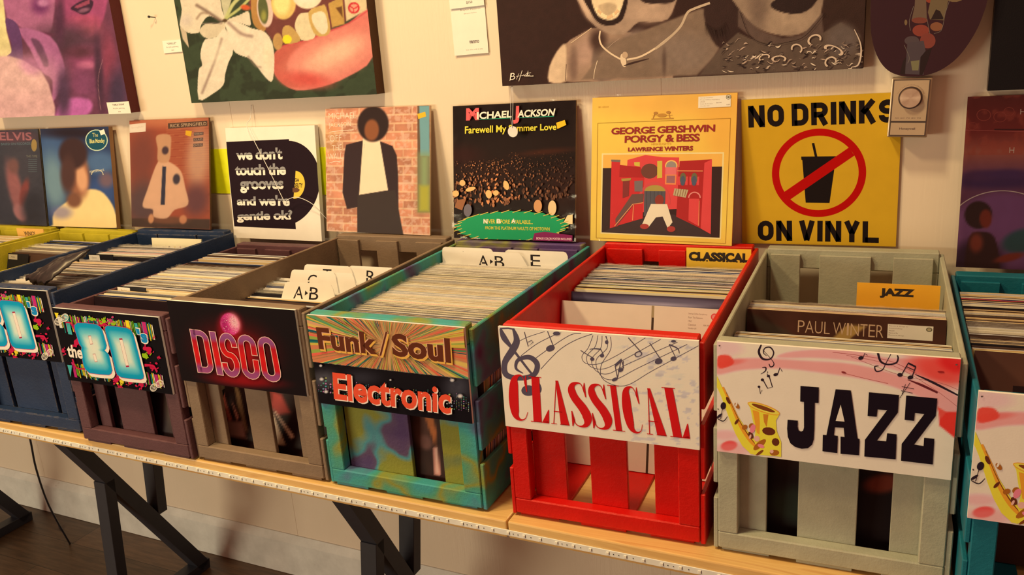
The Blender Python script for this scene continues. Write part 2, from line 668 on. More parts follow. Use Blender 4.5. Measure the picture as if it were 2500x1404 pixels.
# baseboard: board with a dusty bevelled cap
M_BASE = paint_mat('baseboard_paint', (225, 205, 165), 1.0, 0.5, wear=(120, 100, 80), wearamt=0.05)
bm = bmesh.new()
for a, b in ((-4.2, -1.012), (-1.010, 2.4)):
    add_box(bm, a, b, -0.019, -0.0005, ZF + 0.0005, -0.687, 0.002)
    z0 = -0.687
    vs = [bm.verts.new(p) for p in ((a, -0.019, z0), (b, -0.019, z0), (b, -0.0006, z0), (a, -0.0006, z0), (a, -0.004, z0 + 0.022), (b, -0.004, z0 + 0.022), (b, -0.0006, z0 + 0.022), (a, -0.0006, z0 + 0.022))]
    for f in ((0, 1, 5, 4), (4, 5, 6, 7), (0, 4, 7, 3), (1, 2, 6, 5), (3, 7, 6, 2), (0, 3, 2, 1)): bm.faces.new([vs[i] for i in f])
bb = obj('baseboard_back', bm_mesh(bm, 'baseboard_back'), M_BASE)
tag(bb, 'cream baseboard with a bevelled dusty top along the wall', kind='structure')

# ================================================================== TABLES
def pine_material():
    m, nt, b = new_mat('clear_pine')
    tc = nd(nt, 'ShaderNodeTexCoord')
    mp = nd(nt, 'ShaderNodeMapping'); mp.inputs['Scale'].default_value = (1.3, 22, 22)
    nt.links.new(tc.outputs['Object'], mp.inputs[0])
    wv = nd(nt, 'ShaderNodeTexNoise', Scale=2.2, Detail=4.0, Distortion=1.2)
    nt.links.new(mp.outputs[0], wv.inputs['Vector'])
    c = ramp(nt, wv.outputs[0], [(0.32, (0.66, 0.40, 0.15)), (0.45, (0.78, 0.54, 0.22)), (0.6, (0.72, 0.47, 0.18)), (0.75, (0.80, 0.56, 0.24))])
    nt.links.new(c, b.inputs['Base Color'])
    b.inputs['Roughness'].default_value = 0.38
    b.inputs['Coat Weight'].default_value = 0.25
    return m


M_PINE = pine_material()
M_STEEL = plain_mat('black_painted_steel', (44, 42, 42), 1.0, 0.5)
TF, TB, TT = -0.664, -0.024, -0.033


def leg_frame(parent, x):
    """welded frame standing in a plane that leans a little outwards at the floor; x is its right side at the floor"""
    bm = bmesh.new()
    W_ = 0.045

    def beam(p, q, t):
        (y0, z0), (y1, z1) = p, q
        d = Vector((0, y1 - y0, z1 - z0)).normalized(); n = Vector((0, -d.z, d.y)) * t / 2
        vs = []
        for X in (-W_, 0):
            for P in (Vector((X, y0, z0)) - n, Vector((X, y0, z0)) + n, Vector((X, y1, z1)) + n, Vector((X, y1, z1)) - n): vs.append(bm.verts.new(P))
        for f in ((0, 1, 2, 3), (7, 6, 5, 4), (0, 4, 5, 1), (1, 5, 6, 2), (2, 6, 7, 3), (3, 7, 4, 0)): bm.faces.new([vs[i] for i in f])
    beam((-0.553, -0.050), (-0.098, -0.788), 0.038)                       # diagonal
    add_box(bm, -W_, 0, -0.425, -0.391, ZF + 0.001, -0.30, 0.001)          # front post
    add_box(bm, -W_, 0, -0.258, -0.224, -0.50, TT, 0.001)                  # rear post
    add_box(bm, -W_, 0, -0.58, -0.12, -0.060, TT, 0.001)                   # top rail
    add_box(bm, -W_, 0, -0.56, -0.078, ZF + 0.001, ZF + 0.036, 0.001)      # foot rail
    for v in bm.verts: v.co.x += x + 0.115 * (v.co.z - ZF)
    return obj('leg_frame', bm_mesh(bm, 'leg_frame'), M_STEEL, parent)


def table(x0, x1, legs, label):
    t = empty('display_table', (0, 0, 0), label=label, cat='table')
    me = box_me('tabletop', x0, x1, TF, TB, TT, 0.0, 0.003, 2)
    obj('tabletop', me, M_PINE, t)
    for x in legs: leg_frame(t, x)
    return t


table(-2.02, -0.1565, (-1.60, -0.690), 'pine topped table on black steel Z frames carrying the blue to tie-dye crates')
table(-3.90, -2.023, (-2.50, -3.5), 'pine table with black leg at far left, under the lime green crate')
table(-0.1535, 1.75, (1.2, 2.1 - 0.8), 'pine table right of the tabletop joint, carrying the red and sage crates')

# LED strip stuck along the front edges
M_LEDBASE = plain_mat('led_strip_tape', (240, 225, 200), 1.0, 0.35)
M_LEDCHIP = plain_mat('led_chip', (245, 225, 170), 1.0, 0.25)
M_DARK = plain_mat('small_dark_parts', (30, 26, 26), 1.0, 0.4)
st = empty('led_strip', (0, 0, 0), label='unlit white LED strip stuck along the front edge of the pine tabletops', cat='light strip')
bm = bmesh.new()
zc = -0.0215
add_box(bm, -2.6, 0.75, TF - 0.0022, TF - 0.0004, zc - 0.0058, zc + 0.0058, 0.0006)
obj('tape', bm_mesh(bm, 'tape'), M_LEDBASE, st)
chip = box_me('led_chip', -0.0024, 0.0024, -0.0016, 0, -0.0026, 0.0026, 0.0004)
chip.materials.append(M_LEDCHIP)
n = 0
x = -1.80
while x < 0.62 and n < 98:
    obj('led_chip', chip, None, st, (x, TF - 0.0022, zc)); x += 0.0305; n += 1
dot = bmesh.new()
x = -1.80; i = 0
while x < 0.62:
    if i % 3 == 0:
        for q in (0.010, 0.019): add_box(dot, x + q - 0.0007, x + q + 0.0007, TF - 0.0028, TF - 0.0021, zc - 0.0007, zc + 0.0007)
    if i % 3 == 1: add_box(dot, x + 0.0125, x + 0.0139, TF - 0.0028, TF - 0.0021, zc - 0.0007, zc + 0.0007)
    add_box(dot, x + 0.0027, x + 0.0031, TF - 0.0026, TF - 0.0021, zc - 0.0028, zc + 0.0028)
    x += 0.0305; i += 1
o = obj('resistor_marks', bm_mesh(dot, 'resistor_marks'), M_DARK, st)
o['kind'] = 'stuff'

# ================================================================== CRATES
WOODS = dict(
    lime=paint_mat('lime_paint', (0.47, 0.43, 0.03), None, 0.5),
    blue=paint_mat('blue_paint', (0.016, 0.036, 0.105), None, 0.5, edge=(0.42, 0.36, 0.26)),
    plum=paint_mat('plum_paint', (0.105, 0.048, 0.066), None, 0.55, edge=(0.26, 0.16, 0.17)),
    taupe=paint_mat('taupe_paint', (0.225, 0.168, 0.128), None, 0.6, edge=(0.34, 0.25, 0.19)),
    red=paint_mat('red_paint', (0.58, 0.007, 0.005), None, 0.42, wear=(0.14, 0.008, 0.006), wearamt=0.10, edge=(0.66, 0.10, 0.07)),
    sage=paint_mat('sage_paint', (0.39, 0.415, 0.350), None, 0.6, edge=(0.42, 0.33, 0.25)),
    teal=paint_mat('teal_paint', (0.012, 0.165, 0.26), None, 0.35),
)


def tiedye(name, stops, scale=7.5):
    m, nt, b = new_mat(name)
    tc = nd(nt, 'ShaderNodeTexCoord')
    n = nd(nt, 'ShaderNodeTexNoise', Scale=scale, Detail=2.5, Roughness=0.5)
    nt.links.new(tc.outputs['Object'], n.inputs['Vector'])
    c = ramp(nt, n.outputs[0], [(p, tuple(rgba(cc, 1.0))) for p, cc in stops])
    nt.links.new(c, b.inputs['Base Color'])
    b.inputs['Roughness'].default_value = 0.6
    b.inputs['Specular IOR Level'].default_value = 0.25
    n2 = nd(nt, 'ShaderNodeTexNoise', Scale=170.0, Detail=4.0, Roughness=0.7)
    nt.links.new(tc.outputs['Object'], n2.inputs['Vector'])
    bp = nd(nt, 'ShaderNodeBump', Strength=0.5, Distance=0.002)
    nt.links.new(n2.outputs[0], bp.inputs['Height']); nt.links.new(bp.outputs[0], b.inputs['Normal'])
    return m


GRN_, TEAL_, OLV_, PUR_, BLU_ = (78, 142, 96), (64, 146, 124), (140, 134, 44), (84, 56, 84), (84, 112, 116)
WOODS['tiedye'] = tiedye('sprayed_green_frame', [(0.33, PUR_), (0.39, BLU_), (0.44, TEAL_), (0.52, GRN_), (0.57, OLV_), (0.63, GRN_), (0.70, TEAL_)])
WOODS['tiedye_slat'] = tiedye('sprayed_olive_boards', [(0.34, PUR_), (0.42, (96, 70, 84)), (0.46, (78, 140, 128)), (0.52, OLV_), (0.66, (150, 138, 44)), (0.74, (110, 120, 70))], 8.0)
WOODS['tiedye_back'] = tiedye('sprayed_purple_boards', [(0.30, (92, 62, 96)), (0.50, (96, 66, 92)), (0.58, (140, 128, 60)), (0.66, (90, 64, 92))], 9.0)
WOODS['mint'] = paint_mat('mint_edge_paint', (70, 150, 112), 0.8, 0.6, wear=(90, 90, 120), wearamt=0.1)
L_CR = 0.597
BOARDS = [(0.004, 0.094), (0.120, 0.214), (0.240, None)]


def crate(key, x, y, yaw, W, H, mat, fslats, bslats, label, accent=None):
    c = empty('record_crate', (x, y, 0), yaw, label=label, cat='crate', group=None)
    acc = accent or mat
    X0, X1 = 0.0075, W - 0.0085

    def p(name, *a, m=None):
        o = obj(name, box_me(name, *a), m or mat, c)
        return o
    fz = 0.007
    # front frame: thick battens, boards behind it
    p('front_rail', X0, X1, 0, 0.022, H - 0.035, H, 0.002)
    p('front_rail', X0, X1, 0, 0.022, fz, 0.036, 0.002)
    p('post', X0, X0 + 0.030, 0.0002, 0.0218, 0.036, H - 0.035, 0.0015, m=acc)
    p('post', X1 - 0.034, X1, 0.0002, 0.0218, 0.036, H - 0.035, 0.0015, m=acc)
    sm_ = WOODS.get(key + '_slat', mat); bm_ = WOODS.get(key + '_back', mat)
    for a, b in fslats: p('front_slat', a, b, 0.0222, 0.031, fz + 0.002, H - 0.012, 0.001, m=sm_)
    # back frame
    p('back_rail', X0, X1, 0.567, L_CR, H - 0.040, H, 0.002, m=bm_)
    p('back_rail', X0, X1, 0.567, L_CR, fz, 0.036, 0.002)
    p('post', X0, X0 + 0.030, 0.5675, L_CR - 0.0002, 0.036, H - 0.040, 0.0015)
    p('post', X1 - 0.034, X1, 0.5675, L_CR - 0.0002, 0.036, H - 0.040, 0.0015)
    for a, b in bslats: p('back_slat', a, b, 0.558, 0.5668, fz + 0.002, H - 0.010, 0.001, m=bm_)
    # side boards
    for (z0, z1) in BOARDS:
        z1 = z1 or H - 0.008
        p('side_board', 0.0, 0.0073, 0.002 + random.uniform(-.002, .003), L_CR - 0.002, z0, z1, 0.0015)
        p('side_board', W - 0.0083, W, 0.002 + random.uniform(-.002, .003), L_CR - 0.002, z0, z1, 0.0015)
    # bottom boards running front to back
    for a, b in ((0.012, 0.085), (0.125, 0.205), (0.245, min(0.318, W - 0.014))):
        p('bottom_board', a, b, 0.004 + random.uniform(0, .004), L_CR - 0.004, 0.0003, 0.0068, 0.001)
    return c


S_A = [(0.038, 0.097), (0.141, 0.205), (0.251, 0.300)]
BSTD = [(0.015, 0.078), (0.112, 0.195), (0.236, 0.312)]
CR = {}
CR['wings'] = crate('wings', -2.345, -0.652, 0, 0.3375, 0.341, WOODS['lime'], S_A, BSTD, 'lime green wooden crate at the far left edge with a WINGS tab inside')
CR['lime'] = crate('lime', -1.976, -0.654, 0, 0.3375, 0.341, WOODS['lime'], S_A, [(0.012, 0.118), (0.128, 0.232), (0.240, 0.318)], 'lime green wooden crate of records directly left of the dark blue crate')
CR['blue'] = crate('blue', -1.584, -0.668, 0.053, 0.3385, 0.352, WOODS['blue'], [(0.034, 0.086), (0.100, 0.238), (0.250, 0.305)], [(0.012, 0.088), (0.094, 0.232), (0.240, 0.322)], 'dark blue wooden crate of records with the leftmost The 80s sign')
CR['plum'] = crate('plum', -1.2210, -0.675, 0.018, 0.3340, 0.3245, WOODS['plum'], [(0.045, 0.078), (0.112, 0.208), (0.262, 0.290)], BSTD, 'dull plum purple wooden crate of records with a The 80s sign')
CR['taupe'] = crate('taupe', -0.884, -0.661, 0.020, 0.3372, 0.3575, WOODS['taupe'], [(0.030, 0.072), (0.140, 0.198), (0.264, 0.302)], [(0.012, 0.076), (0.130, 0.192), (0.246, 0.318)], 'brownish grey wooden crate with the DISCO sign')
CR['tiedye'] = crate('tiedye', -0.540, -0.656, 0.013, 0.3400, 0.3527, WOODS['tiedye'], [(0.038, 0.180), (0.247, 0.302)], [(0.010, 0.158), (0.165, 0.225), (0.228, 0.322)], 'tie-dye sprayed green, yellow and purple crate with Funk/Soul and Electronic signs', accent=None)
CR['red'] = crate('red', -0.153, -0.643, 0.034, 0.3370, 0.3577, WOODS['red'], S_A, [(0.015, 0.095), (0.131, 0.190), (0.232, 0.318)], 'bright red wooden crate with the CLASSICAL sign on its front')
CR['sage'] = crate('sage', 0.197, -0.633, 0.033, 0.3350, 0.3567, WOODS['sage'], [(0.034, 0.078), (0.124, 0.208), (0.254, 0.300)], [(0.015, 0.073), (0.110, 0.206), (0.246, 0.316)], 'pale sage green wooden crate with the fully visible JAZZ sign')
CR['teal'] = crate('teal', 0.540, -0.690, 0.027, 0.3370, 0.3340, WOODS['teal'], [(0.110, 0.2), (0.25, 0.30)], BSTD, 'glossy teal wooden crate cut off by the right edge of the frame')
CM = {}
for k, c in CR.items():
    CM[k] = Matrix.Translation(c.location) @ Matrix.Rotation(c.rotation_euler.z, 4, 'Z')

# ================================================================== RECORDS
def jacket(name, edge, face, t, seed, w=0.315, h=0.315, opening=False):
    """card record sleeve, slightly wavy, with a scuffed open mouth"""
    r = random.Random(seed)
    V, F, C = [], [], []
    n = 10
    wob = [r.uniform(-0.0003, 0.0003) for _ in range(n + 1)]
    h0 = r.uniform(-0.003, 0.0)
    dip = [h0 + r.uniform(-0.0004, 0.0004) for _ in range(n + 1)]
    for i in range(n + 1):
        x = w * i / n
        for (y, z) in ((0, 0), (0, h * 0.6), (wob[i], h + dip[i]), (wob[i] + t, h + dip[i]), (t, h * 0.6), (t, 0)):
            V.append((x, y, z))
    ec = alb(edge[0], edge[1]); fc = alb(face[0], face[1])
    for i in range(n):
        a = i * 6; b = a + 6
        vary = 1 + r.uniform(-.12, .08)
        for q, cc in ((0, fc), (1, fc), (2, ec * vary), (3, fc), (4, fc)):
            F.append((a + q, b + q, b + q + 1, a + q + 1)); C += [cc] * 4
        F.append((a, a + 5, b + 5, b)); C += [ec] * 4
    F.append((0, 1, 2, 3, 4, 5)); C += [ec] * 6
    b = n * 6
    F.append((b + 5, b + 4, b + 3, b + 2, b + 1, b)); C += [ec] * 6
    me = bpy.data.meshes.new(name)
    me.from_pydata(V, [], F)
    at = me.color_attributes.new('Col', 'FLOAT_COLOR', 'CORNER')
    buf = np.ones((len(C), 4), np.float32); buf[:, :3] = np.array(C, np.float32)
    at.data.foreach_set('color', buf.ravel())
    me.materials.append(M_COVER)
    return me


def sleeve_mesh(seed, w=0.3165, h=0.3165, t=0.0030):
    """loose clear bag round a jacket: crinkled mouth above it"""
    r = random.Random(seed)
    bm = bmesh.new()
    n = 34
    F = []
    for side in (0, 1):
        rows = []
        yb = -0.0007 if side == 0 else t
        ph = r.uniform(0, 6)
        for j, z in enumerate((0.0006, h * 0.55, h - 0.004, h, h + 0.0025)):
            row = []
            amp = (0, 0.0001, 0.0002, 0.0004, 0.0008)[j]
            for i in range(n + 1):
                x = -0.001 + w * i / n
                row.append(bm.verts.new((x, yb + amp * math.sin(i * 1.1 + ph + j * 0.7) + r.uniform(-amp, amp) * 0.8, z + (r.uniform(-0.0015, 0.0015) if j == 4 else 0))))
            rows.append(row)
        for a, b in zip(rows, rows[1:]):
            for i in range(n):
                bm.faces.new((a[i], a[i + 1], b[i + 1], b[i]))
    return bm_mesh(bm, 'clear_sleeve', True)


SLEEVES = [sleeve_mesh(i) for i in range(4)]
for s in SLEEVES: s.materials.append(M_HAZE)

CREAM = (226, 198, 138); PALE = (238, 222, 178); TAN = (196, 158, 96); BRWN = (74, 50, 34); BLK = (34, 28, 26)
REDE = (196, 60, 52); PINK = (222, 150, 128); YEL = (232, 188, 72); GREY = (176, 164, 140); NAVY = (44, 52, 76); ORNG = (224, 140, 60)
NAMEC = {CREAM: 'cream', PALE: 'off-white', TAN: 'tan', BRWN: 'brown', BLK: 'black', REDE: 'red', PINK: 'pink', YEL: 'yellow', GREY: 'greyish', NAVY: 'navy', ORNG: 'orange'}
_jc = {}


def get_jacket(edge, face, t, e, variant):
    k = (edge, face, round(t, 4), e, variant)
    if k not in _jc: _jc[k] = jacket('record_sleeve', (edge, e), (face, e), t, hash(str(k)) % 9999 if False else sum(edge) + variant * 17)
    return _jc[k]


PLACE = {'wings': 'lime crate at the far left edge', 'lime': 'lime crate beside the blue crate', 'blue': 'dark blue crate', 'plum': 'plum purple crate',
         'taupe': 'grey DISCO crate', 'tiedye': 'tie-dye Funk/Soul crate', 'red': 'red CLASSICAL crate', 'sage': 'sage green JAZZ crate', 'teal': 'teal crate at the right edge'}


def put(o, key, lx, ly, lz, lean, yaw=0.0):
    """place an upright flat thing in a crate: front-bottom-left corner, leaning back"""
    o.matrix_world = CM[key] @ Matrix.Translation((lx, ly, lz)) @ Matrix.Rotation(yaw, 4, 'Z') @ Matrix.Rotation(-lean, 4, 'X')


def record(key, ly, lean, edge, face, t=0.0032, e=0.9, film=False, lx=None, dz=0.0, yaw=0.0, variant=None, label=None, group=None):
    v = random.randrange(3) if variant is None else variant
    me = get_jacket(edge, face, t, e, v)
    o = bpy.data.objects.new('record_sleeve', me); COL.objects.link(o)
    put(o, key, lx if lx is not None else (0.0084 if key == 'plum' else 0.0098) + random.uniform(0, 0.0009), ly, 0.0077 + max(t, 0.0033) * math.sin(lean) + dz, lean, yaw)
    nm = NAMEC.get(edge, 'plain')
    if label is None:
        label = '%s edged record %sin the %s' % (nm, 'in clear bag ' if film else '', PLACE[key])
        group = group or '%s edged %srecords in the %s' % (nm, 'bagged ' if film else '', PLACE[key])
    tag(o, label, 'record', group)
    if film:
        s = bpy.data.objects.new('plastic_bag', SLEEVES[v % 4]); COL.objects.link(s); s.parent = o
    return o


def fill(key, y0, y1, n, lean0, lean1, pal, filmp=0.3, e=0.9, tmin=0.0026, tmax=0.0038, skip=()):
    step = (y1 - y0) / max(n - 1, 1)
    for i in range(n):
        if i in skip: continue
        f = i / max(n - 1, 1)
        edge = random.choice(pal)
        face = random.choice([BRWN, BLK, GREY, TAN, NAVY, CREAM]) if edge not in (BLK, BRWN) else edge
        film = random.random() < filmp
        ln = lean0 + (lean1 - lean0) * f
        t = step * math.cos(ln) * (random.choice([.60, .68, .76]) if film else random.choice([.66, .76, .86]))
        t = math.floor(min(t, step * math.cos(ln) - 0.315 * (lean0 - lean1) / max(n - 1, 1) - 0.0019) * 2500) / 2500
        record(key, y0 + step * i, ln, edge, face, t, e * 0.80, film, dz=0.0)


P1 = [CREAM, PALE, TAN, CREAM, PALE, GREY, CREAM, BLK]
fill('wings', 0.34, 0.48, 9, 0.20, 0.14, P1 + [YEL], 0.2)
fill('lime', 0.290, 0.46, 15, 0.32, 0.24, [CREAM, TAN, BRWN, BRWN, GREY, BLK, YEL], 0.3)
fill('blue', 0.045, 0.17, 13, 0.20, 0.20, [GREY, BLK, BRWN, CREAM, TAN], 0.3, 0.75)
fill('blue', 0.183, 0.290, 12, 0.20, 0.18, [GREY, PINK, CREAM, GREY, TAN, BLK], 0.4, 0.8)
fill('blue', 0.342, 0.462, 15, 0.165, 0.125, [GREY, PALE, CREAM, BLK, REDE, ORNG, GREY], 0.4, 0.85)
fill('plum', 0.041, 0.082, 6, 0.225, 0.215, P1, 0.2, 0.95)
fill('plum', 0.099, 0.300, 27, 0.205, 0.165, P1 + [TAN, BRWN, PALE], 0.35, 0.95)
fill('plum', 0.328, 0.350, 3, 0.15, 0.145, [BLK, BRWN, GREY], 0.0, 0.95)
fill('plum', 0.385, 0.440, 4, 0.12, 0.10, [BLK, YEL, PALE, GREY], 0.3, 0.95)
fill('taupe', 0.062, 0.090, 5, 0.40, 0.40, [BRWN, TAN, CREAM, BLK], 0.0)
fill('taupe', 0.110, 0.146, 6, 0.38, 0.37, [GREY, BLK, TAN, CREAM], 0.5)
fill('taupe', 0.172, 0.222, 7, 0.34, 0.30, [GREY, PALE, CREAM], 0.6)
fill('tiedye', 0.042, 0.425, 52, 0.16, 0.11, [PALE, CREAM, GREY, PALE, CREAM, PINK, PALE, TAN, GREY], 0.8, 1.0, 0.0024, 0.0034)
fill('red', 0.292, 0.488, 29, 0.17, 0.10, [PALE, CREAM, CREAM, PALE, GREY, CREAM, YEL, PALE, PINK, BLK], 0.3, 0.85)
fill('sage', 0.066, 0.112, 8, 0.12, 0.12, [CREAM, TAN, TAN, BRWN], 0.0, 0.85)
fill('sage', 0.232, 0.264, 6, 0.16, 0.16, [CREAM, TAN, GREY, PINK], 0.2, 0.85)
fill('teal', 0.172, 0.470, 35, 0.16, 0.10, [TAN, CREAM, TAN, BRWN, GREY, TAN, REDE, NAVY, BRWN, BLK], 0.1, 0.85)

# ================================================================== SIGNS ON THE CRATES
WHT = (240, 220, 185)


def crate_sign(key, me, x, z, label, y=-0.0055):
    o = obj('genre_sign', me, None, CR[key], (x, y, z))
    tag(o, label)
    return o


# --- The 80's ------------------------------------------------------
def sign_80s():
    a = Art(0.311, 0.168, [(131, 756), (386.5, 773.5), (422, 967), (170, 930)], 0.95, (0, 680, 4.386))
    r = random.Random(5)
    cols = [(232, 200, 40), (188, 38, 92), (24, 140, 110), (232, 200, 40), (235, 215, 185), (120, 170, 30), (188, 38, 92), (60, 160, 130), (20, 14, 16)]
    for v0, v1, jit in ((0.66, 0.93, .16), (0.055, 0.27, .03)):
        u = 0.035 if v0 > .5 else 0.075
        i = 0
        while u < 0.945:
            w = r.choice([0.006, 0.007, 0.008, 0.008, 0.028 if i % 4 == 0 else 0.008])
            c = cols[r.randrange(len(cols))]
            lo = v0 + r.uniform(0, jit * .6) if v0 > .5 else v0 + r.uniform(-.0, .05)
            a.uvbox(u, lo, u + w, v1 - (0.03 * r.random()), c)
            u += w + r.choice([0.004, 0.005, 0.006]); i += 1
    a.uvbox(0.115, .66, .155, .93, (70, 165, 140)); a.uvbox(.85, .70, .885, .93, (196, 40, 96)); a.uvbox(.70, .78, .735, .93, (238, 205, 30))

    def splat(cx, cy, R, c, n=9):
        for q in range(n):
            an = r.uniform(0, 6.28); d = R * r.uniform(0.2, 1.3)
            a.ell(cx + d * math.cos(an), cy + d * math.sin(an), R * r.uniform(.08, .45), R * r.uniform(.08, .4), c, r.uniform(0, 180), 9)
        a.ell(cx, cy, R * .6, R * .5, c, 20, 12)
    RED = (200, 24, 58); LIM = (150, 180, 20)
    for cx, cy, R, c in ((1100, 490, 60, RED), (1120, 460, 40, LIM), (1220, 480, 50, LIM), (1190, 450, 36, (190, 60, 90)), (840, 690, 55, RED), (700, 790, 30, RED), (1560, 830, 55, LIM), (1600, 760, 60, RED), (1640, 950, 55, RED), (1720, 850, 20, RED), (1250, 1090, 50, RED), (1310, 1105, 40, (235, 200, 40)), (1520, 1140, 45, RED), (1000, 440, 40, LIM), (1000, 1045, 30, LIM), (1660, 630, 18, RED), (1300, 1165, 20, RED), (1400, 1120, 30, RED)):
        splat(cx, cy, R, c)
    a.line([(730, 480), (780, 485), (815, 540)], 16, RED, 4); a.line([(800, 870), (840, 960), (930, 975)], 14, RED, 4); a.line([(1560, 930), (1650, 935), (1690, 980)], [30, 18, 8], RED, 4)
    a.poly([(615, 378), (658, 382), (640, 440)], (238, 205, 30)); a.poly([(748, 930), (796, 935), (782, 1060)], (70, 165, 140))
    E8 = [(850, 482), (940, 482), (1050, 494), (1092, 520), (1115, 560), (1158, 720), (1150, 755), (1135, 772), (1180, 815), (1216, 985), (1205, 1020), (1180, 1036), (1080, 1030), (975, 1015), (935, 980), (912, 930), (888, 790), (895, 745), (868, 700), (826, 560), (820, 510)]
    E0 = [(1165, 505), (1250, 510), (1370, 525), (1420, 550), (1445, 600), (1500, 820), (1552, 1045), (1545, 1075), (1515, 1085), (1400, 1075), (1310, 1062), (1268, 1035), (1248, 990), (1195, 760), (1142, 560), (1142, 525)]

    def off(P, dx, dy, s=1.0):
        cx = sum(p[0] for p in P) / len(P); cy = sum(p[1] for p in P) / len(P)
        return [(cx + (p[0] - cx) * s + dx, cy + (p[1] - cy) * s + dy) for p in P]
    for P in (E8, E0): a.poly(off(P, 26, 34, 1.02), (243, 216, 190))
    for P, cen in ((E8, (1020, 765)), (E0, (1345, 800))):
        a.poly(off(P, 0, 0, 1.018), (205, 50, 90))
        a.glow(P, cen, [(0, (226, 224, 190)), (.35, (212, 220, 188)), (.62, (110, 190, 180)), (.85, (0, 150, 160)), (1, (0, 142, 158))])
    for P in ([(966, 624), (992, 622), (1012, 702), (986, 705)], [(1013, 815), (1038, 813), (1058, 892), (1032, 894)], [(1295, 657), (1325, 655), (1390, 932), (1360, 935)]):
        a.poly(off(P, 0, 0, 1.12), (170, 40, 60)); a.poly(P, (240, 215, 195))
    a.text("'s", [(1465, 515), (1590, 535), (1612, 705), (1500, 690)], (243, 216, 190), .08)
    a.text("'s", [(1468, 528), (1582, 545), (1600, 690), (1505, 678)], (20, 130, 160), .05)
    a.text("the", [(735, 712), (895, 728), (910, 868), (758, 846)], (243, 216, 195), .03)

    def glasses(cx, cy):
        for dx, dy in ((-32, 22), (32, -18)):
            a.ring(cx + dx, cy + dy, 38, 46, .14, WHT, 28)
            for k in range(-2, 3): a.line([(cx + dx - 34 + abs(k) * 5, cy + dy + k * 15 + 8), (cx + dx + 34 - abs(k) * 5, cy + dy + k * 15 - 8)], 6, WHT)
    glasses(690, 447); glasses(1690, 1148)
    return a.mesh('genre_sign', 0.005, (16, 10, 12))


M80 = sign_80s()
crate_sign('plum', M80, 0.0065, 0.1525, 'black sign with stripes and large teal 80 reading the 80s')
crate_sign('blue', M80, 0.0150, 0.1800, 'black sign with stripes and large teal 80, cut by the left edge')


def block(ch, w, A=1.7, w0=0.30):
    """heavy condensed sans letter: constant stroke w on a centre line drawn for w0; box 1 x A scaled to 1 x 1"""
    h = w0 / 2
    x0, x1, y0, y1, m = h, 1 - h, h, A - h, A / 2
    r = (x1 - x0) / 2
    R_ = lambda cx, cy, a0, a1, rr=None: [(cx + (rr or r) * math.cos(math.radians(t)), cy + (rr or r) * math.sin(math.radians(t))) for t in np.linspace(a0, a1, 9)]
    e0, e1 = 0.0, A
    P = {
        'I': [[(.5, e0), (.5, e1)]],
        'O': [R_(.5, y1 - r, 0, 180) + R_(.5, y0 + r, 180, 360) + [(x1, y1 - r)]],
        'C': [[(x1, m + .12)] + R_(.5, y1 - r, 0, 180) + R_(.5, y0 + r, 180, 360) + [(x1, m - .12)]],
        'S': [[(.5 + r * math.cos(math.radians(t)), y1 - (y1 - y0) / 4 + (y1 - y0) / 4 * math.sin(math.radians(t))) for t in np.linspace(-8, 262, 16)] + [(.5 + r * math.cos(math.radians(t)), y0 + (y1 - y0) / 4 + (y1 - y0) / 4 * math.sin(math.radians(t))) for t in np.linspace(82, -188, 16)]],
        'D': [[(x0, e0), (x0, e1)], [(x0, y1), (.48, y1)] + R_(x1 - .34, y1 - .34, 80, 0, .34) + R_(x1 - .34, y0 + .34, 0, -80, .34) + [(x0, y0)]],
        'N': [[(x0, e0), (x0, e1)], [(x1, e0), (x1, e1)], [(x0, y1 + h * .6), (x1, y0 - h * .6)]],
        'R': [[(x0, e0), (x0, e1)], [(x0, y1), (.45, y1)] + R_(x1 - .28, y1 - .28, 80, -80, .28) + [(x0, y1 - .56)], [(.52, y1 - .56), (x1 + .02, e0)]],
        'K': [[(x0, e0), (x0, e1)], [(x0 + .05, m - .05), (x1, e1)], [(x0 + .22, m + .18), (x1 + .02, e0)]],
        'V': [[(x0, e1), (.5, e0 + h * .3)], [(x1, e1), (.5, e0 + h * .3)]],
        'Y': [[(x0, e1), (.5, m - .1)], [(x1, e1), (.5, m - .1)], [(.5, m), (.5, e0)]],
        'L': [[(x0, e0), (x0, e1)], [(x0, y0), (1, y0)]],
    }[ch]
    V, T = [], []
    for L_ in P:
        n = len(L_)
        Lf, Rt = [], []
        for i in range(n):
            p, q = L_[max(i - 1, 0)], L_[min(i + 1, n - 1)]
            if ch == 'O' and i in (0, n - 1): p, q = L_[-2], L_[1]
            dx, dy = q[0] - p[0], q[1] - p[1]; d = math.hypot(dx, dy) or 1
            nx, ny = -dy / d * w / 2, dx / d * w / 2
            ex = (w - w0) / 2 * (1 if i == n - 1 else -1) if (i in (0, n - 1) and ch != 'O') else 0
            cx, cy = L_[i][0] + dx / d * ex, L_[i][1] + dy / d * ex
            Lf.append((cx + nx, (cy + ny) / A)); Rt.append((cx - nx, (cy - ny) / A))
        for i in range(n - 1):
            b = len(V); V += [Lf[i], Lf[i + 1], Rt[i + 1], Rt[i]]; T += [(b, b + 1, b + 2), (b, b + 2, b + 3)]
    V = np.array(V, float)
    if ch == 'I': V[:, 0] = (V[:, 0] - (.5 - w0 / 2)) / w0
    return V, T


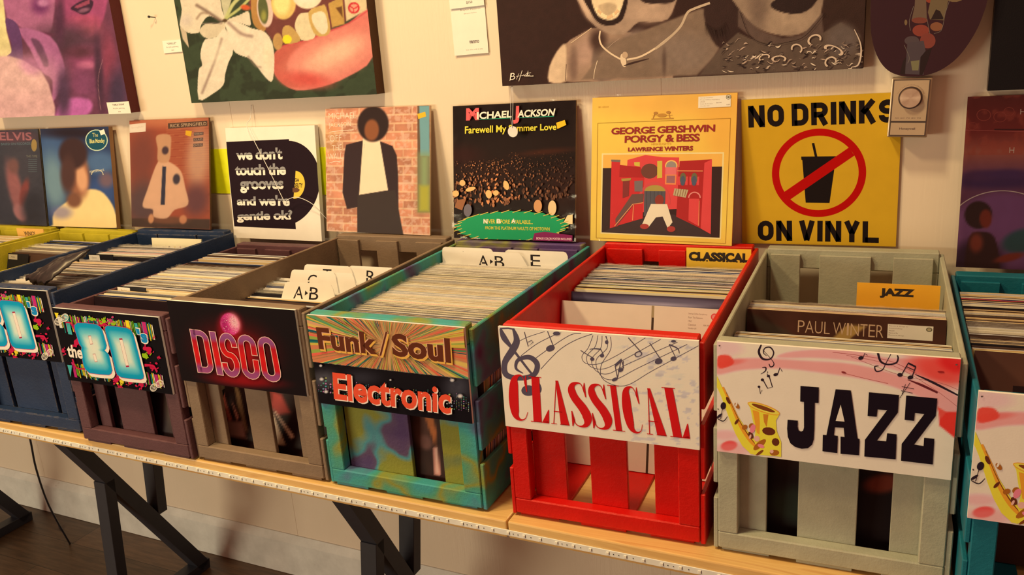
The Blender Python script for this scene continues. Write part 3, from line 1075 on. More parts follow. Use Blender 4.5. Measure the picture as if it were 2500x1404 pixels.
def blockword(a, word, quad, col, w=.30, A=1.7, gap=.16):
    q = [np.array(p, float) for p in quad]
    f = lambda u, v: tuple(q[3] * (1 - u) * (1 - v) + q[2] * u * (1 - v) + q[1] * u * v + q[0] * (1 - u) * v)
    ws = [w if c == 'I' else 1.0 for c in word]
    tot = sum(ws) + gap * (len(word) - 1)
    x = 0
    for c, ww in zip(word, ws):
        u0, u1 = x / tot, (x + ww) / tot
        a.text(c, [f(u0, 1), f(u1, 1), f(u1, 0), f(u0, 0)], col, g=block(c, w, A, w))
        x += ww + gap


# --- DISCO ---------------------------------------------------------
def sign_disco():
    a = Art(0.317, 0.172, [(404, 734), (722, 755), (747, 968), (440, 928)], 0.85, (400, 720, 5.4))
    a.ground([FILL((22, 12, 12)), EL(920, 740, 430, 300, (120, 6, 8), .95, 12, .8), EL(960, 760, 250, 190, (176, 12, 14), .9, 12, .8), EL(860, 400, 150, 165, (190, 16, 34), .5, 0, .7),
              EL(1050, 1130, 420, 70, (150, 12, 16), .8, 5, .8), EL(860, 385, 122, 150, (205, 60, 110), .06, -22), EL(920, 360, 60, 100, (242, 170, 150), .8, -22), EL(790, 400, 38, 110, (150, 20, 70), .8, -15, .7)], 110, 70)
    r = random.Random(3)
    for q in range(150):
        t = r.uniform(0, 6.28); d = math.sqrt(r.random())
        x, y = d * 112 * math.cos(t), d * 140 * math.sin(t)
        an = math.radians(-22)
        a.ell(860 + x * math.cos(an) - y * math.sin(an), 385 + x * math.sin(an) + y * math.cos(an), r.uniform(2, 5), r.uniform(2, 6), r.choice([(250, 200, 180), (160, 20, 70), (250, 150, 170), (190, 50, 100)]), 0, 5)
    bands = [(0, (150, 70, 100)), (.14, (140, 60, 92)), (.24, (190, 20, 24)), (.5, (204, 22, 18)), (.74, (170, 18, 26)), (.85, (132, 66, 100)), (1, (150, 74, 104))]
    L = {'D': [(333, 452), (560, 478), (655, 1035), (437, 1015)], 'I': [(590, 478), (668, 488), (770, 1055), (692, 1045)], 'S': [(705, 490), (935, 510), (1010, 1088), (775, 1070)],
         'C': [(955, 512), (1190, 535), (1275, 1120), (1035, 1092)], 'O': [(1222, 535), (1455, 560), (1555, 1152), (1300, 1125)]}
    for k, q in L.items(): a.text(k, q, (240, 175, 140), g=block(k, 0.345, 2.3))
    for k, q in L.items(): a.text(k, q, None, g=block(k, 0.275, 2.3), bands=bands)
    return a.mesh('genre_sign', 0.005, (22, 12, 12))


crate_sign('taupe', sign_disco(), 0.004, 0.184, 'black DISCO sign with a mirror ball and red letters')


# --- Funk/Soul + Electronic ----------------------------------------
def sign_funk():
    a = Art(0.325, 0.0915, [(748, 769), (1133, 802), (1144, 927), (765, 885)], 0.95, (700, 550, 3.51))
    a.ground([FILL((206, 150, 84))], 2, 2)
    r = random.Random(12)
    cols = [(222, 100, 62), (226, 128, 74), (40, 112, 84), (24, 84, 82), (206, 170, 60), (150, 160, 62), (220, 176, 80), (232, 96, 70), (96, 146, 84), (214, 150, 96), (206, 120, 70)]
    cx, cy = 880, 1035
    t = 0.0
    while t < 360:
        w = r.uniform(0.9, 2.7)
        a0, a1 = math.radians(t), math.radians(t + w)
        r0 = r.uniform(25, 330)
        a.poly([(cx + r0 * math.cos((a0 + a1) / 2), cy + r0 * .55 * math.sin((a0 + a1) / 2)), (cx + 1100 * math.cos(a0), cy + 1100 * math.sin(a0)), (cx + 1100 * math.cos(a1), cy + 1100 * math.sin(a1))], r.choice(cols))
        t += w * 0.8
    W1 = [(257, 872), (775, 925), (790, 1112), (287, 1065)]; W2 = [(905, 925), (1405, 968), (1420, 1185), (920, 1122)]
    for dx, dy, c, o in ((12, 18, (232, 168, 66), .05), (0, 0, (232, 170, 120), .052), (0, 0, (98, 44, 22), .038)):
        a.text('Funk', W1, c, o, dx=dx, dy=dy); a.text('Soul', W2, c, o, dx=dx, dy=dy)
        a.line([(866 + dx, 915 + dy), (815 + dx, 1118 + dy)], 24 if c[0] > 200 else 16, c)
    return a.mesh('genre_sign', 0.005, (210, 150, 80))


def sign_electro():
    a = Art(0.325, 0.0825, [(765, 885), (1144, 927), (1153.5, 1035), (780, 985)], 0.9, (700, 850, 3.12))
    a.ground([FILL((20, 14, 16)), EL(285, 240, 90, 60, (90, 84, 80), .9, 0, .8), EL(1300, 300, 90, 90, (80, 76, 76), .9, 0, .7), EL(560, 230, 120, 50, (60, 56, 58), .9, 0, .6)], 80, 30)
    r = random.Random(4)
    for i in range(64):
        x = 245 + i * 18.2
        h = r.uniform(40, 130)
        yb = 330 + (x - 245) * .125
        y = yb
        rr = r.choice([3, 4, 5, 6, 8])
        while y > yb - h:
            if r.random() < .75: a.ell(x, y, rr * r.uniform(.7, 1.1), rr * .8, r.choice([(70, 150, 140), (170, 170, 90), (190, 120, 150), (190, 180, 150), (120, 130, 140), (90, 160, 120)]), 0, 7)
            y -= rr * 2 + 5
    for cx, cy, R in ((275, 235, 20), (310, 330, 18), (268, 132, 14), (1268, 240, 20), (1328, 360, 24), (800, 240, 10), (1262, 225, 10)):
        a.glow([(cx + R * math.cos(t), cy + R * .8 * math.sin(t)) for t in np.linspace(0, 6.1, 12)], (cx, cy), [(0, (245, 230, 205)), (.4, (200, 185, 165)), (1, (60, 54, 54))])
    Q = [(357, 182), (1257, 290), (1258, 498), (372, 388)]
    a.text('Electronic', Q, (238, 205, 170), .032, dx=9, dy=9)
    a.text('Electronic', Q, (228, 78, 44), .032)
    return a.mesh('genre_sign', 0.005, (20, 14, 16))


crate_sign('tiedye', sign_funk(), 0.005, 0.2585, 'orange and green sunburst sign reading Funk/Soul')
crate_sign('tiedye', sign_electro(), 0.005, 0.1750, 'black Electronic sign with orange red letters below the sunburst')


# --- CLASSICAL -----------------------------------------------------
def arc(cx, cy, rx, ry, a0, a1, n=14):
    return [(cx + rx * math.cos(math.radians(t)), cy + ry * math.sin(math.radians(t))) for t in np.linspace(a0, a1, n)]


def didone(ch):
    """fat-face letter as (vertices, triangles) in a unit box, y up"""
    polys = []

    def R(x0, y0, x1, y1): polys.append([(x0, y0), (x1, y0), (x1, y1), (x0, y1)])

    def S(pts, ws, n=7):
        P = catmull([(p[0], p[1], w) for p, w in zip(pts, ws)], n)
        L, Rr = [], []
        for i in range(len(P)):
            q = P[max(i - 1, 0)]; b = P[min(i + 1, len(P) - 1)]
            # constant horizontal-ish pen: width measured across the stroke
            dx, dy = b[0] - q[0], b[1] - q[1]; d = math.hypot(dx, dy) or 1
            nx, ny = -dy / d * P[i][2] / 2, dx / d * P[i][2] / 2
            L.append((P[i][0] + nx, P[i][1] + ny * .35)); Rr.append((P[i][0] - nx, P[i][1] - ny * .35))
        for i in range(len(P) - 1): polys.append([L[i], L[i + 1], Rr[i + 1], Rr[i]])
    if ch == 'I':
        R(.25, 0, .75, 1); R(0, 0, 1, .016); R(0, .984, 1, 1)
    elif ch == 'L':
        R(.14, 0, .57, 1); R(0, .984, .68, 1); R(0, 0, .95, .016); polys.append([(.60, .012), (.96, .012), (1, .30), (.965, .30)]); polys.append([(.60, .012), (.90, .05), (.96, .012)])
    elif ch == 'A':
        polys.append([(.40, 1), (.55, 1), (.99, 0), (.52, 0)]); polys.append([(.42, 1), (.45, .96), (.15, .01), (.11, .01)])
        R(.18, .28, .66, .30); R(0, 0, .30, .016); R(.48, 0, 1, .016)
    elif ch == 'C':
        S([(.86, .80), (.72, .965), (.50, .985), (.27, .86), (.19, .5), (.27, .14), (.50, .015), (.78, .05), (.93, .20)], [.03, .05, .15, .42, .52, .42, .15, .05, .03])
        polys.append([(.90, 1), (.93, 1), (.95, .64), (.90, .64), (.80, .84)])
    elif ch == 'S':
        S([(.80, .78), (.70, .95), (.50, .985), (.25, .93), (.17, .80), (.30, .64), (.66, .42), (.83, .24), (.74, .07), (.48, .012), (.22, .06), (.09, .26)], [.03, .05, .12, .30, .40, .50, .56, .48, .30, .10, .05, .03])
        polys.append([(.84, 1), (.88, 1), (.89, .68), (.84, .68), (.76, .86)]); polys.append([(.04, .0), (.08, 0), (.20, .14), (.10, .34), (.05, .34)])
    V, T = [], []
    for p in polys:
        b = len(V); V += p
        for i in range(1, len(p) - 1): T.append((b, b + i, b + i + 1))
    return np.array(V), T


def sign_classical():
    a = Art(0.328, 0.179, [(1216, 799), (1707, 832), (1705, 1099), (1234, 1042)], 0.72, (1200, 580, 2.924))
    a.ground([FILL((226, 208, 182)), MOT(60, .05, 2), NZ(70, (188, 172, 150), .60, .66, 5, 1, 3.2, .5, lambda x, y, u, v: sstep((u - .1) * 2.5) * sstep((v - .15) * 2)), NZ(60, (160, 146, 128), .62, .66, 8, 1, 2.0, .6, lambda x, y, u, v: sstep((u - .45) * 3)), NZ(34, (200, 184, 160), .64, .70, 9, .3, 3, .5)], 150, 84)
    D = (78, 66, 70)
    for P, w in (([(190, 750), (260, 715), (380, 675)], 3), ([(210, 850), (330, 760), (470, 690)], 3.5), ([(290, 885), (420, 790), (560, 700), (640, 685)], 3.5), ([(350, 945), (480, 810), (600, 735), (720, 690)], 3.5),
                 ([(725, 700), (690, 790), (645, 850), (670, 900), (760, 905), (900, 840), (1100, 715)], 3), ([(760, 700), (740, 780), (680, 850), (700, 920), (800, 940), (950, 870), (1210, 725)], 3),
                 ([(790, 703), (780, 790), (715, 870), (740, 950), (830, 975), (980, 900), (1330, 745)], 3), ([(820, 705), (825, 790), (745, 880), (780, 990), (880, 1015), (1050, 930), (1400, 760)], 3),
                 ([(850, 708), (850, 800), (780, 920), (800, 1020), (950, 1060), (1150, 950), (1480, 770)], 3)):
        a.line(P, w * 1.3, D, 6)
    # clef
    a.line([(155, 655), (180, 740), (150, 810), (95, 900), (105, 985), (200, 1010), (300, 985), (325, 910), (270, 860), (190, 880), (175, 940), (225, 975)], [16, 44, 52, 42, 40, 34, 36, 38, 34, 26, 18, 6], D, 8)
    a.line([(65, 655), (90, 720), (150, 800), (240, 920), (330, 1040), (340, 1100), (290, 1130)], [14, 40, 20, 16, 16, 26, 20], D, 8)
    a.line([(62, 655), (120, 652), (160, 660)], 10, D)
    a.ell(262, 1098, 50, 38, D)

    def note(x, y, rx, ry, ang, stem, flag=None, w=5):
        a.ell(x, y, rx, ry, D, ang); a.line([(x + rx * .8, y - 4), stem], w, D)
        if flag: a.line([stem] + flag, [10, 8, 4][:len(flag) + 1] if len(flag) < 3 else 6, D, 4)
    note(420, 795, 32, 22, -20, (400, 672), None, 6); note(1193, 884, 28, 20, -20, (1130, 752), None, 6); note(1300, 864, 22, 16, -15, (1270, 762), [(1330, 790), (1342, 825)])
    note(822, 748, 12, 14, 0, (815, 705)); note(788, 845, 15, 13, 0, (780, 800), [(740, 795), (700, 800)]); note(718, 870, 15, 13, 0, (635, 808)); note(878, 1015, 22, 12, -25, (925, 870)); note(920, 948, 20, 13, -25, (940, 880), None)
    a.poly([(880, 905), (925, 865), (930, 885), (885, 925)], D); a.line([(925, 868), (942, 935)], 5, D); a.line([(880, 915), (897, 1005)], 5, D)
    a.ring(1048, 832, 28, 20, .25, D, -20); a.line([(978, 715), (1070, 820)], 6, D)
    a.line([(235, 678), (262, 782), (298, 750), (285, 738), (262, 752)], 5, D); a.poly([(440, 690), (500, 680), (470, 700)], D)
    a.ell(465, 688, 26, 14, D); a.ell(1302, 738, 18, 9, D)
    R = (186, 22, 20)
    Q = [np.array(p, float) for p in ((135, 1000), (1350, 1095), (1413, 1437), (142, 1303))]
    for ch, u0, u1, vt in (('C', -.005, .10, 1.06), ('L', .108, .214, 1.05), ('A', .222, .324, 1.0), ('S', .335, .447, 1.0), ('S', .452, .562, 1.0), ('I', .566, .634, 1.0), ('C', .645, .746, 1.0), ('A', .757, .868, 1.0), ('L', .888, 1.003, 1.05)):
        f = lambda u, v: tuple(Q[3] * (1 - u) * (1 - v) + Q[2] * u * (1 - v) + Q[1] * u * v + Q[0] * (1 - u) * v)
        a.text(None, [f(u0, vt), f(u1, vt), f(u1, 0), f(u0, 0)], R, g=didone(ch))
    return a.mesh('genre_sign', 0.005, (226, 208, 182))


crate_sign('red', sign_classical(), 0.002, 0.1755, 'white CLASSICAL sign with grey notes and red letters')


# --- JAZZ ----------------------------------------------------------
def sign_jazz():
    a = Art(0.318, 0.1785, [(1752, 836), (2346, 878), (2314, 1171.5), (1748.5, 1102)], 0.66, (1700, 950, 3.0925))

    def A_(x, y): return (x / 2.7 * 3.0925, (580 + y / 2.7 - 950) * 3.0925)
    B = lambda L: [A_(*p) for p in L]
    c = (224, 190, 162)
    cA = lambda cx, cy, rx, ry, col, soft=.3, ang=0, al=1.0: EL(*A_(cx, cy), rx * 1.145, ry * 1.145, col, soft, ang, al)
    a.ground([FILL(c), MOT(300, .04, 4, 1, 5), cA(200, 735, 120, 55, (226, 160, 140), .6, 0, .8), PG(B([(140, 840), (350, 800), (700, 815), (1050, 840), (1400, 930), (1745, 1060), (1745, 1200), (1500, 1070), (1200, 960), (850, 900), (550, 870), (300, 880), (140, 910)]), (222, 120, 104), 14, 4, .75),
              PG(B([(530, 790), (640, 755), (900, 740), (1100, 760), (1300, 800), (1745, 820), (1745, 960), (1400, 900), (1100, 830), (800, 800), (600, 800)]), (228, 134, 118), 12, 4, .85), cA(1600, 880, 200, 90, (206, 50, 36), .6, 20, .8), cA(1700, 830, 110, 60, (196, 30, 26), .5, 20, .9),
              PG(B([(1590, 1150), (1720, 1150), (1700, 1330), (1590, 1240)]), (206, 48, 34), 8, 0), PG(B([(1575, 1110), (1640, 1150), (1600, 1200)]), (214, 70, 52), 8, 0), cA(230, 830, 90, 20, (216, 100, 84), .5, -8, .8),
              PG(B([(145, 790), (215, 782), (250, 820), (232, 850), (150, 868)]), (214, 62, 44), 6, 3, .95), EL(210, 350, 110, 40, (226, 150, 132), .6, 0, .9), EL(240, 430, 62, 36, (206, 40, 34), .2, -10), EL(260, 460, 150, 60, (224, 130, 112), .6, 0, .6)], 170, 90)
    K_ = (40, 26, 30)
    # staff lines
    a.line(B([(990, 780), (1300, 850), (1560, 1000), (1730, 1130)]), 2.5, (150, 70, 60), 5); a.line(B([(1020, 790), (1340, 910), (1600, 960), (1730, 1010)]), 2.5, (150, 70, 60), 5)
    a.line(B([(900, 760), (1250, 810), (1450, 900)]), 3, (150, 60, 50), 5); a.line(B([(960, 895), (1100, 930), (1260, 965)]), 3, (160, 70, 56), 4)
    a.line(B([(1440, 905), (1560, 960), (1745, 1055)]), [5, 18, 10], K_, 4); a.line(B([(1390, 940), (1480, 975), (1585, 1025)]), [4, 18, 14], (90, 30, 30), 4)
    # clefs
    a.line(B([(432, 712), (415, 760), (440, 805), (490, 805), (512, 765), (490, 730), (455, 735), (445, 765), (465, 785)]), [10, 18, 16, 10, 10, 10, 8, 7, 4], K_, 7)
    a.line(B([(440, 745), (505, 820), (510, 848), (490, 858), (480, 838)]), [3, 5, 8, 8, 6], K_, 6)
    a.line(B([(1198, 765), (1215, 820), (1260, 840), (1315, 830), (1330, 800), (1325, 780)]), [18, 16, 12, 12, 12, 10], K_, 7)
    a.line(B([(1285, 768), (1250, 830), (1225, 875), (1185, 885), (1175, 855), (1200, 850)]), [5, 5, 8, 10, 9, 6], K_, 6)
    a.ell(*A_(1085, 798), 20, 14, K_, -15); a.line(B([(1100, 795), (1110, 768), (1128, 780)]), 5, K_)
    a.line(B([(435, 862), (458, 862), (455, 885), (425, 905)]), [5, 10, 8, 3], K_, 4); a.ell(*A_(470, 892), 4, 4, K_); a.ell(*A_(468, 905), 4, 4, K_)
    a.ell(*A_(435, 943), 12, 11, K_); a.ell(*A_(475, 918), 12, 10, K_); a.line(B([(440, 945), (468, 998), (500, 990), (480, 920)]), 7, K_)
    a.ell(*A_(523, 908), 18, 11, K_, -15); a.line(B([(535, 905), (552, 862), (566, 888)]), 6, K_)
    a.ell(*A_(412, 988), 10, 9, K_); a.line(B([(415, 990), (420, 1035), (432, 1010)]), 4, K_)
    a.ell(*A_(1340, 908), 20, 15, K_); a.ell(*A_(1408, 925), 22, 15, K_, -15); a.line(B([(1352, 905), (1395, 832)]), 7, K_); a.line(B([(1395, 830), (1445, 855)]), 13, K_); a.line(B([(1445, 855), (1418, 922)]), 7, K_); a.line(B([(1385, 855), (1437, 878)]), 6, K_)
    a.line(B([(1405, 960), (1335, 1060)]), 4, K_); a.line(B([(1375, 970), (1350, 1035)]), 4, K_); a.line(B([(1350, 985), (1430, 1000)]), 4, K_); a.line(B([(1345, 1012), (1420, 1028)]), 4, K_)
    a.ell(*A_(970, 893), 18, 7, (120, 40, 36), 15); a.ell(*A_(1610, 888), 26, 7, (140, 30, 26), 5)
    # saxophone
    Y, O, DK = (222, 186, 46), (206, 134, 34), (112, 56, 20)
    a.poly([(158, -70), (200, 20), (235, 130), (270, 240), (330, 360), (400, 455), (440, 500), (400, 486), (340, 430), (290, 340), (250, 240), (215, 140), (180, 40), (150, -20)], Y)
    a.poly([(150, -110), (190, -20), (300, 190), (380, 320), (470, 430), (560, 505), (400, 490), (330, 400), (270, 270), (220, 140), (170, 20), (148, -50)], Y)
    a.line([(200, -10), (260, 120), (330, 280), (400, 390), (470, 460)], [14, 20, 26, 26, 14], O, 6); a.line([(225, 30), (300, 200), (380, 340), (450, 430)], [3, 5, 7, 4], DK, 6)
    a.poly([(383, 105), (405, 150), (420, 230), (440, 320), (430, 400), (460, 470), (540, 500), (630, 512), (632, 400), (600, 320), (595, 240), (622, 195), (500, 180)], Y)
    a.poly([(420, 160), (470, 175), (475, 260), (470, 345), (450, 330), (435, 240)], O); a.poly([(500, 190), (540, 195), (525, 290), (505, 250)], (180, 110, 30))
    a.ell(505, 150, 128, 30, O, 19); a.ell(505, 150, 122, 23, (230, 190, 60), 19); a.ell(502, 146, 92, 15, DK, 19)
    for x, y, rx, ry in ((540, 320, 50, 30), (590, 400, 28, 30), (470, 420, 60, 22), (580, 480, 36, 22), (360, 290, 22, 18), (410, 280, 18, 22), (305, 130, 14, 26), (240, 90, 12, 30), (300, 250, 10, 24), (405, 350, 16, 28), (470, 480, 34, 10)):
        a.ell(x, y, rx, ry, r_c.choice([DK, (90, 40, 20), (150, 84, 24)]), r_c.uniform(-40, 40), 12)
    for x, y, rx, ry in ((420, 300, 20, 34), (450, 375, 22, 22), (560, 470, 14, 14), (480, 430, 26, 14), (400, 360, 8, 18), (300, 120, 7, 16)):
        a.ell(x, y, rx, ry, r_c.choice([(226, 110, 110), (236, 200, 170), (222, 150, 120)]), 20, 12)
    a.line([(155, 225), (200, 245), (232, 210)], [4, 7, 4], K_, 4); a.ell(172, 205, 26, 9, K_, -40); a.ell(202, 130, 20, 28, K_, 10); a.line([(195, 150), (180, 230)], 4, K_); a.line([(160, 150), (165, 160)], 6, K_)
    # letters
    J = (24, 14, 18)
    a.poly([(784, -20), (922, -10), (917, 108), (889, 106), (882, 300), (876, 380), (862, 420), (830, 446), (785, 450), (735, 436), (700, 408), (682, 360), (678, 300), (683, 233), (760, 240), (757, 285), (763, 312), (782, 322), (798, 314), (805, 290), (808, 100), (780, 97)], J)
    a.poly([(1048, 4), (1162, 13), (1205, 372), (1221, 378), (1213, 498), (1075, 487), (1078, 358), (1108, 362), (1103, 293), (1036, 289), (1028, 350), (1058, 354), (1050, 482), (940, 468), (945, 345), (972, 348)], J)
    a.poly([(1084, 120), (1110, 246), (1044, 241)], c)
    a.poly([(1298, 26), (1524, 46), (1512, 178), (1350, 388), (1420, 393), (1428, 333), (1500, 341), (1488, 528), (1253, 507), (1260, 382), (1432, 160), (1360, 155), (1352, 210), (1284, 204)], J)
    a.poly([(1578, 50), (1812, 72), (1796, 203), (1628, 418), (1700, 428), (1706, 366), (1782, 374), (1765, 566), (1528, 538), (1536, 412), (1712, 188), (1640, 181), (1632, 240), (1562, 232)], J)
    for q in ((0.012, .965), (.985, .955)): a.k += 1; a.raw([(q[0] * a.W + .0012 * math.cos(t), q[1] * a.H + .0012 * math.sin(t)) for t in np.linspace(0, 5.6, 8)], (90, 70, 60))
    return a.mesh('genre_sign', 0.005, c)


r_c = random.Random(9)
MJ = sign_jazz()
crate_sign('sage', MJ, 0.007, 0.1785, 'white JAZZ sign with black slab letters, saxophone and red watercolour')
crate_sign('teal', MJ, 0.0005, 0.1630, 'second white sign with saxophone, cut by the right edge')

# ================================================================== CARDS AND RECORDS ABOVE THE CRATE RIMS
def flat_art(name, a, me, key=None, lx=0, ly=0, lz=0, lean=0.0, yaw=0.0, label=None, cat=None, group=None, roll=0.0):
    o = obj(name, me)
    o.matrix_world = CM[key] @ Matrix.Translation((lx, ly, lz)) @ Matrix.Rotation(yaw, 4, 'Z') @ Matrix.Rotation(-lean, 4, 'X') @ Matrix.Rotation(roll, 4, 'Y')
    return tag(o, label, cat, group)


U = lambda W, H: [(0, 0), (W, 0), (W, H), (0, H)]       # drawing frame in millimetres, y down


def mmart(W, H, e): return Art(W / 1000, H / 1000, U(W, H), e)


# tab dividers with stencilled letters
def divider(key, lx, ly, lean, tx, tw, letter, label, e=0.95, hgt=355, arrow=False, tcx=None):
    """card body 310 wide with a raised tab"""
    t = 0.0016
    H, hb = hgt / 1000, 0.313
    bm = bmesh.new()
    x0, x1 = tx / 1000, (tx + tw) / 1000
    pts = [(0, 0), (0.312, 0), (0.312, hb)]
    if x1 < 0.306: pts += [(min(0.312, x1 + 0.014), hb), (x1 + 0.002, H - 0.010), (x1 - 0.004, H - 0.002), (x1 - 0.010, H)]
    else: pts += [(0.312, H - 0.010), (0.308, H - 0.002), (0.302, H)]
    if x0 > 0.006: pts += [(x0 + 0.008, H), (x0 + 0.002, H - 0.003), (x0, H - 0.010), (x0 - 0.004, hb), (0, hb)]
    else: pts += [(0.008, H), (0.002, H - 0.003), (0, H - 0.010)]
    a = Art(0.312, H, U(312, hgt), e)
    a.raw(pts, (240, 222, 182))
    fr = [P for P, k in a.pol]
    a.pol = []
    D_ = (38, 30, 26)
    cx = (tx + tw / 2) if tcx is None else tcx
    top, bot = 9, 36
    if letter:
        if arrow:
            a.text('A', [(cx - 34, top), (cx - 8, top), (cx - 8, bot), (cx - 34, bot)], D_, 0.0); a.text('B', [(cx + 8, top), (cx + 32, top), (cx + 32, bot), (cx + 8, bot)], D_, 0.0)
            a.poly([(cx - 4, 17), (cx + 4, 22.5), (cx - 4, 28)], D_)
            a.line([(cx - 28, 27), (cx - 25, 27)], 4, (240, 222, 182)); a.line([(cx + 9, 18), (cx + 9, 21)], 5, (240, 222, 182))
        else:
            a.text(letter, [(cx - 12, top), (cx + 12, top), (cx + 12, bot), (cx - 12, bot)], D_, 0.0)
            a.line([(cx - 13, 24), (cx - 8, 24)], 3.5, (240, 222, 182))
    # solid card: extruded outline plus the printed letters in the same mesh
    V, F, C = [], [], []
    n = len(pts)
    cc = a.c((240, 222, 182))
    V += [(p[0], 0, p[1]) for p in pts] + [(p[0], t, p[1]) for p in pts]
    tr = tessellate_polygon([[Vector((p[0], p[1], 0)) for p in pts]])
    for q in tr:
        s_ = (pts[q[1]][0] - pts[q[0]][0]) * (pts[q[2]][1] - pts[q[0]][1]) - (pts[q[2]][0] - pts[q[0]][0]) * (pts[q[1]][1] - pts[q[0]][1])
        q = tuple(q) if s_ > 0 else tuple(q)[::-1]
        F.append(q); C += [cc] * 3
        F.append(tuple(i + n for i in q[::-1])); C += [cc] * 3
    for i in range(n):
        j = (i + 1) % n
        F.append((j, i, i + n, j + n)); C += [cc] * 4
    for P, k in a.pol:
        ar = sum(P[i - 1][0] * P[i][1] - P[i][0] * P[i - 1][1] for i in range(len(P)))
        if ar < 0: P = P[::-1]
        b = len(V); V += [(p[0], -0.0001 - k * 1e-5, p[1]) for p in P]; F.append(tuple(range(b, b + len(P)))); C += [p[2:5] for p in P]
    me = bpy.data.meshes.new('divider_card')
    me.from_pydata([tuple(map(float, v)) for v in V], [], F)
    at = me.color_attributes.new('Col', 'FLOAT_COLOR', 'CORNER')
    buf = np.ones((len(C), 4), np.float32); buf[:, :3] = np.array(C, np.float32)
    at.data.foreach_set('color', buf.ravel())
    me.materials.append(M_COVER)
    o = obj('divider_card', me)
    put(o, key, lx, ly, 0.0085, lean)
    return tag(o, label, 'divider')


divider('taupe', 0.011, 0.1000, 0.39, 92, 128, 'AB', 'front cream A to B divider card with a slanted tab in the grey DISCO crate', arrow=True, hgt=350, tcx=154)
divider('taupe', 0.0105, 0.1560, 0.358, 74, 120, 'C', 'cream divider card lettered C, right behind the A to B card in the grey crate', hgt=360)
divider('taupe', 0.0110, 0.1630, 0.350, 110, 130, 'D', 'cream divider card lettered D behind the C card in the grey crate', hgt=356, tcx=140)
divider('taupe', 0.0110, 0.2350, 0.285, 70, 130, 'T', 'pale divider card with broken stencil marks, rearmost on the left in the grey crate', hgt=350)
divider('taupe', 0.0112, 0.2410, 0.280, 190, 122, 'R', 'cream divider card lettered R at the rear right of the grey DISCO crate', hgt=350)
divider('tiedye', 0.0115, 0.4640, 0.082, 2, 130, 'D', 'cream divider card lettered D at the back left of the tie-dye crate', hgt=349)
divider('tiedye', 0.0115, 0.4585, 0.086, 55, 150, 'AB', 'cream divider card lettered A and B mid back of the tie-dye crate', arrow=True, hgt=343)
divider('tiedye', 0.0115, 0.4690, 0.080, 160, 150, 'E', 'cream divider card lettered E at the back right of the tie-dye crate', hgt=347)
record('tiedye', 0.4380, 0.103, BLK, BLK, 0.004, 0.9, False, label='black edged record just in front of the lettered dividers in the tie-dye crate')
record('tiedye', 0.4480, 0.095, PALE, PALE, 0.003, 0.9, False, label='white edged record directly before the A and B divider in the tie-dye crate')
record('tiedye', 0.4770, 0.070, (150, 70, 48), (150, 70, 48), 0.003, 0.9, False, dz=0.012, label='brick red record sleeve leaning behind the A and B divider, tie-dye crate')


# genre cards
def genre_card(key, W, H, txt, c, e, tq, lx, ly, lz, lean, label, off=.068):
    a = mmart(W, H, e)
    a.text(txt, tq, (34, 22, 14), off)
    if txt != 'WINGS':
        # swelling feet of the display letters
        n = len(txt); x0, x1 = tq[0][0], tq[1][0]; w = (x1 - x0) / n
        for i, ch in enumerate(txt):
            for sgn in (0.22, 0.78):
                if n > 4 and ch in 'ALI': a.ell(x0 + w * (i + sgn), tq[2][1] - 1.2, w * .15, 1.8, (34, 22, 14), 0, 10)
    me = a.mesh('genre_card', 0.0022, c, c, M_PAPER)
    return flat_art('genre_card', a, me, key, lx, ly, lz, lean, label=label, cat='sign card')


genre_card('red', 134, 349, 'CLASSICAL', (232, 176, 44), .85, [(5, 8), (130, 8), (130, 28), (5, 28)], 0.194, 0.536, 0.0085, 0.035, 'yellow CLASSICAL card standing at the back right of the red crate')
genre_card('sage', 134, 337, 'JAZZ', (214, 136, 24), .62, [(38, 8), (94, 8), (94, 26), (38, 26)], 0.186, 0.352, 0.0085, 0.10, 'orange JAZZ card standing behind the records in the sage crate')
genre_card('wings', 130, 334, 'WINGS', (228, 166, 70), .9, [(34, 9), (88, 9), (88, 24), (34, 24)], 0.194, 0.540, 0.0085, 0.02, 'orange WINGS card in the far left lime crate', .02)

# the cream box-set cover standing open at the front of the red crate
a = mmart(315, 315, 0.68)
for x in (179, 180.5): a.line([(x, 0), (x, 22)], 3.4, (150, 128, 84))
a.line([(180, 22), (180, 315)], 4.4, (66, 50, 34)); a.line([(300, 52), (300, 315)], 4.4, (66, 50, 34)); a.line([(180, 195), (300, 200)], 2, (200, 170, 120))
a.poly([(243, 6), (306, 6), (306, 46), (243, 46)], (240, 214, 176))
for i, (t_, w_) in enumerate((('Seeing Dallas Symphony', 34), ('Four The Seasons', 26), ('1962', 6), ('Classical', 14), ('Vendor #1', 15))): a.text(t_, [(246, 9 + i * 6.6), (246 + w_, 9 + i * 6.6), (246 + w_, 12.4 + i * 6.6), (246, 12.4 + i * 6.6)], (120, 90, 70))
a.text('$4.00', [(274, 29), (284, 29), (284, 32), (274, 32)], (120, 90, 70)); a.ell(293, 14, 6.5, 6.5, (196, 70, 60)); a.ell(293, 14, 4.5, 4.5, (230, 130, 110)); a.text('$4.00', [(292, 38), (302, 38), (302, 41), (292, 41)], (120, 90, 70))
o = flat_art('record_sleeve', a, a.mesh('record_sleeve', 0.004, (240, 216, 160), (240, 216, 160), M_COVER), 'red', 0.0105, 0.196, 0.0085, 0.245, label='cream record sleeve with dark vertical bar, frontmost in the red crate', cat='record')
a = mmart(315, 315, 0.8)
a.ground([FILL((46, 40, 50)), EL(180, 14, 90, 7, (190, 170, 170), .9), EL(190, 9, 190, 5, (110, 100, 110), .8)], 60, 60)
a.text('RED SEAL', [(254, 24), (308, 24), (308, 34), (254, 34)], (190, 180, 60), .03)
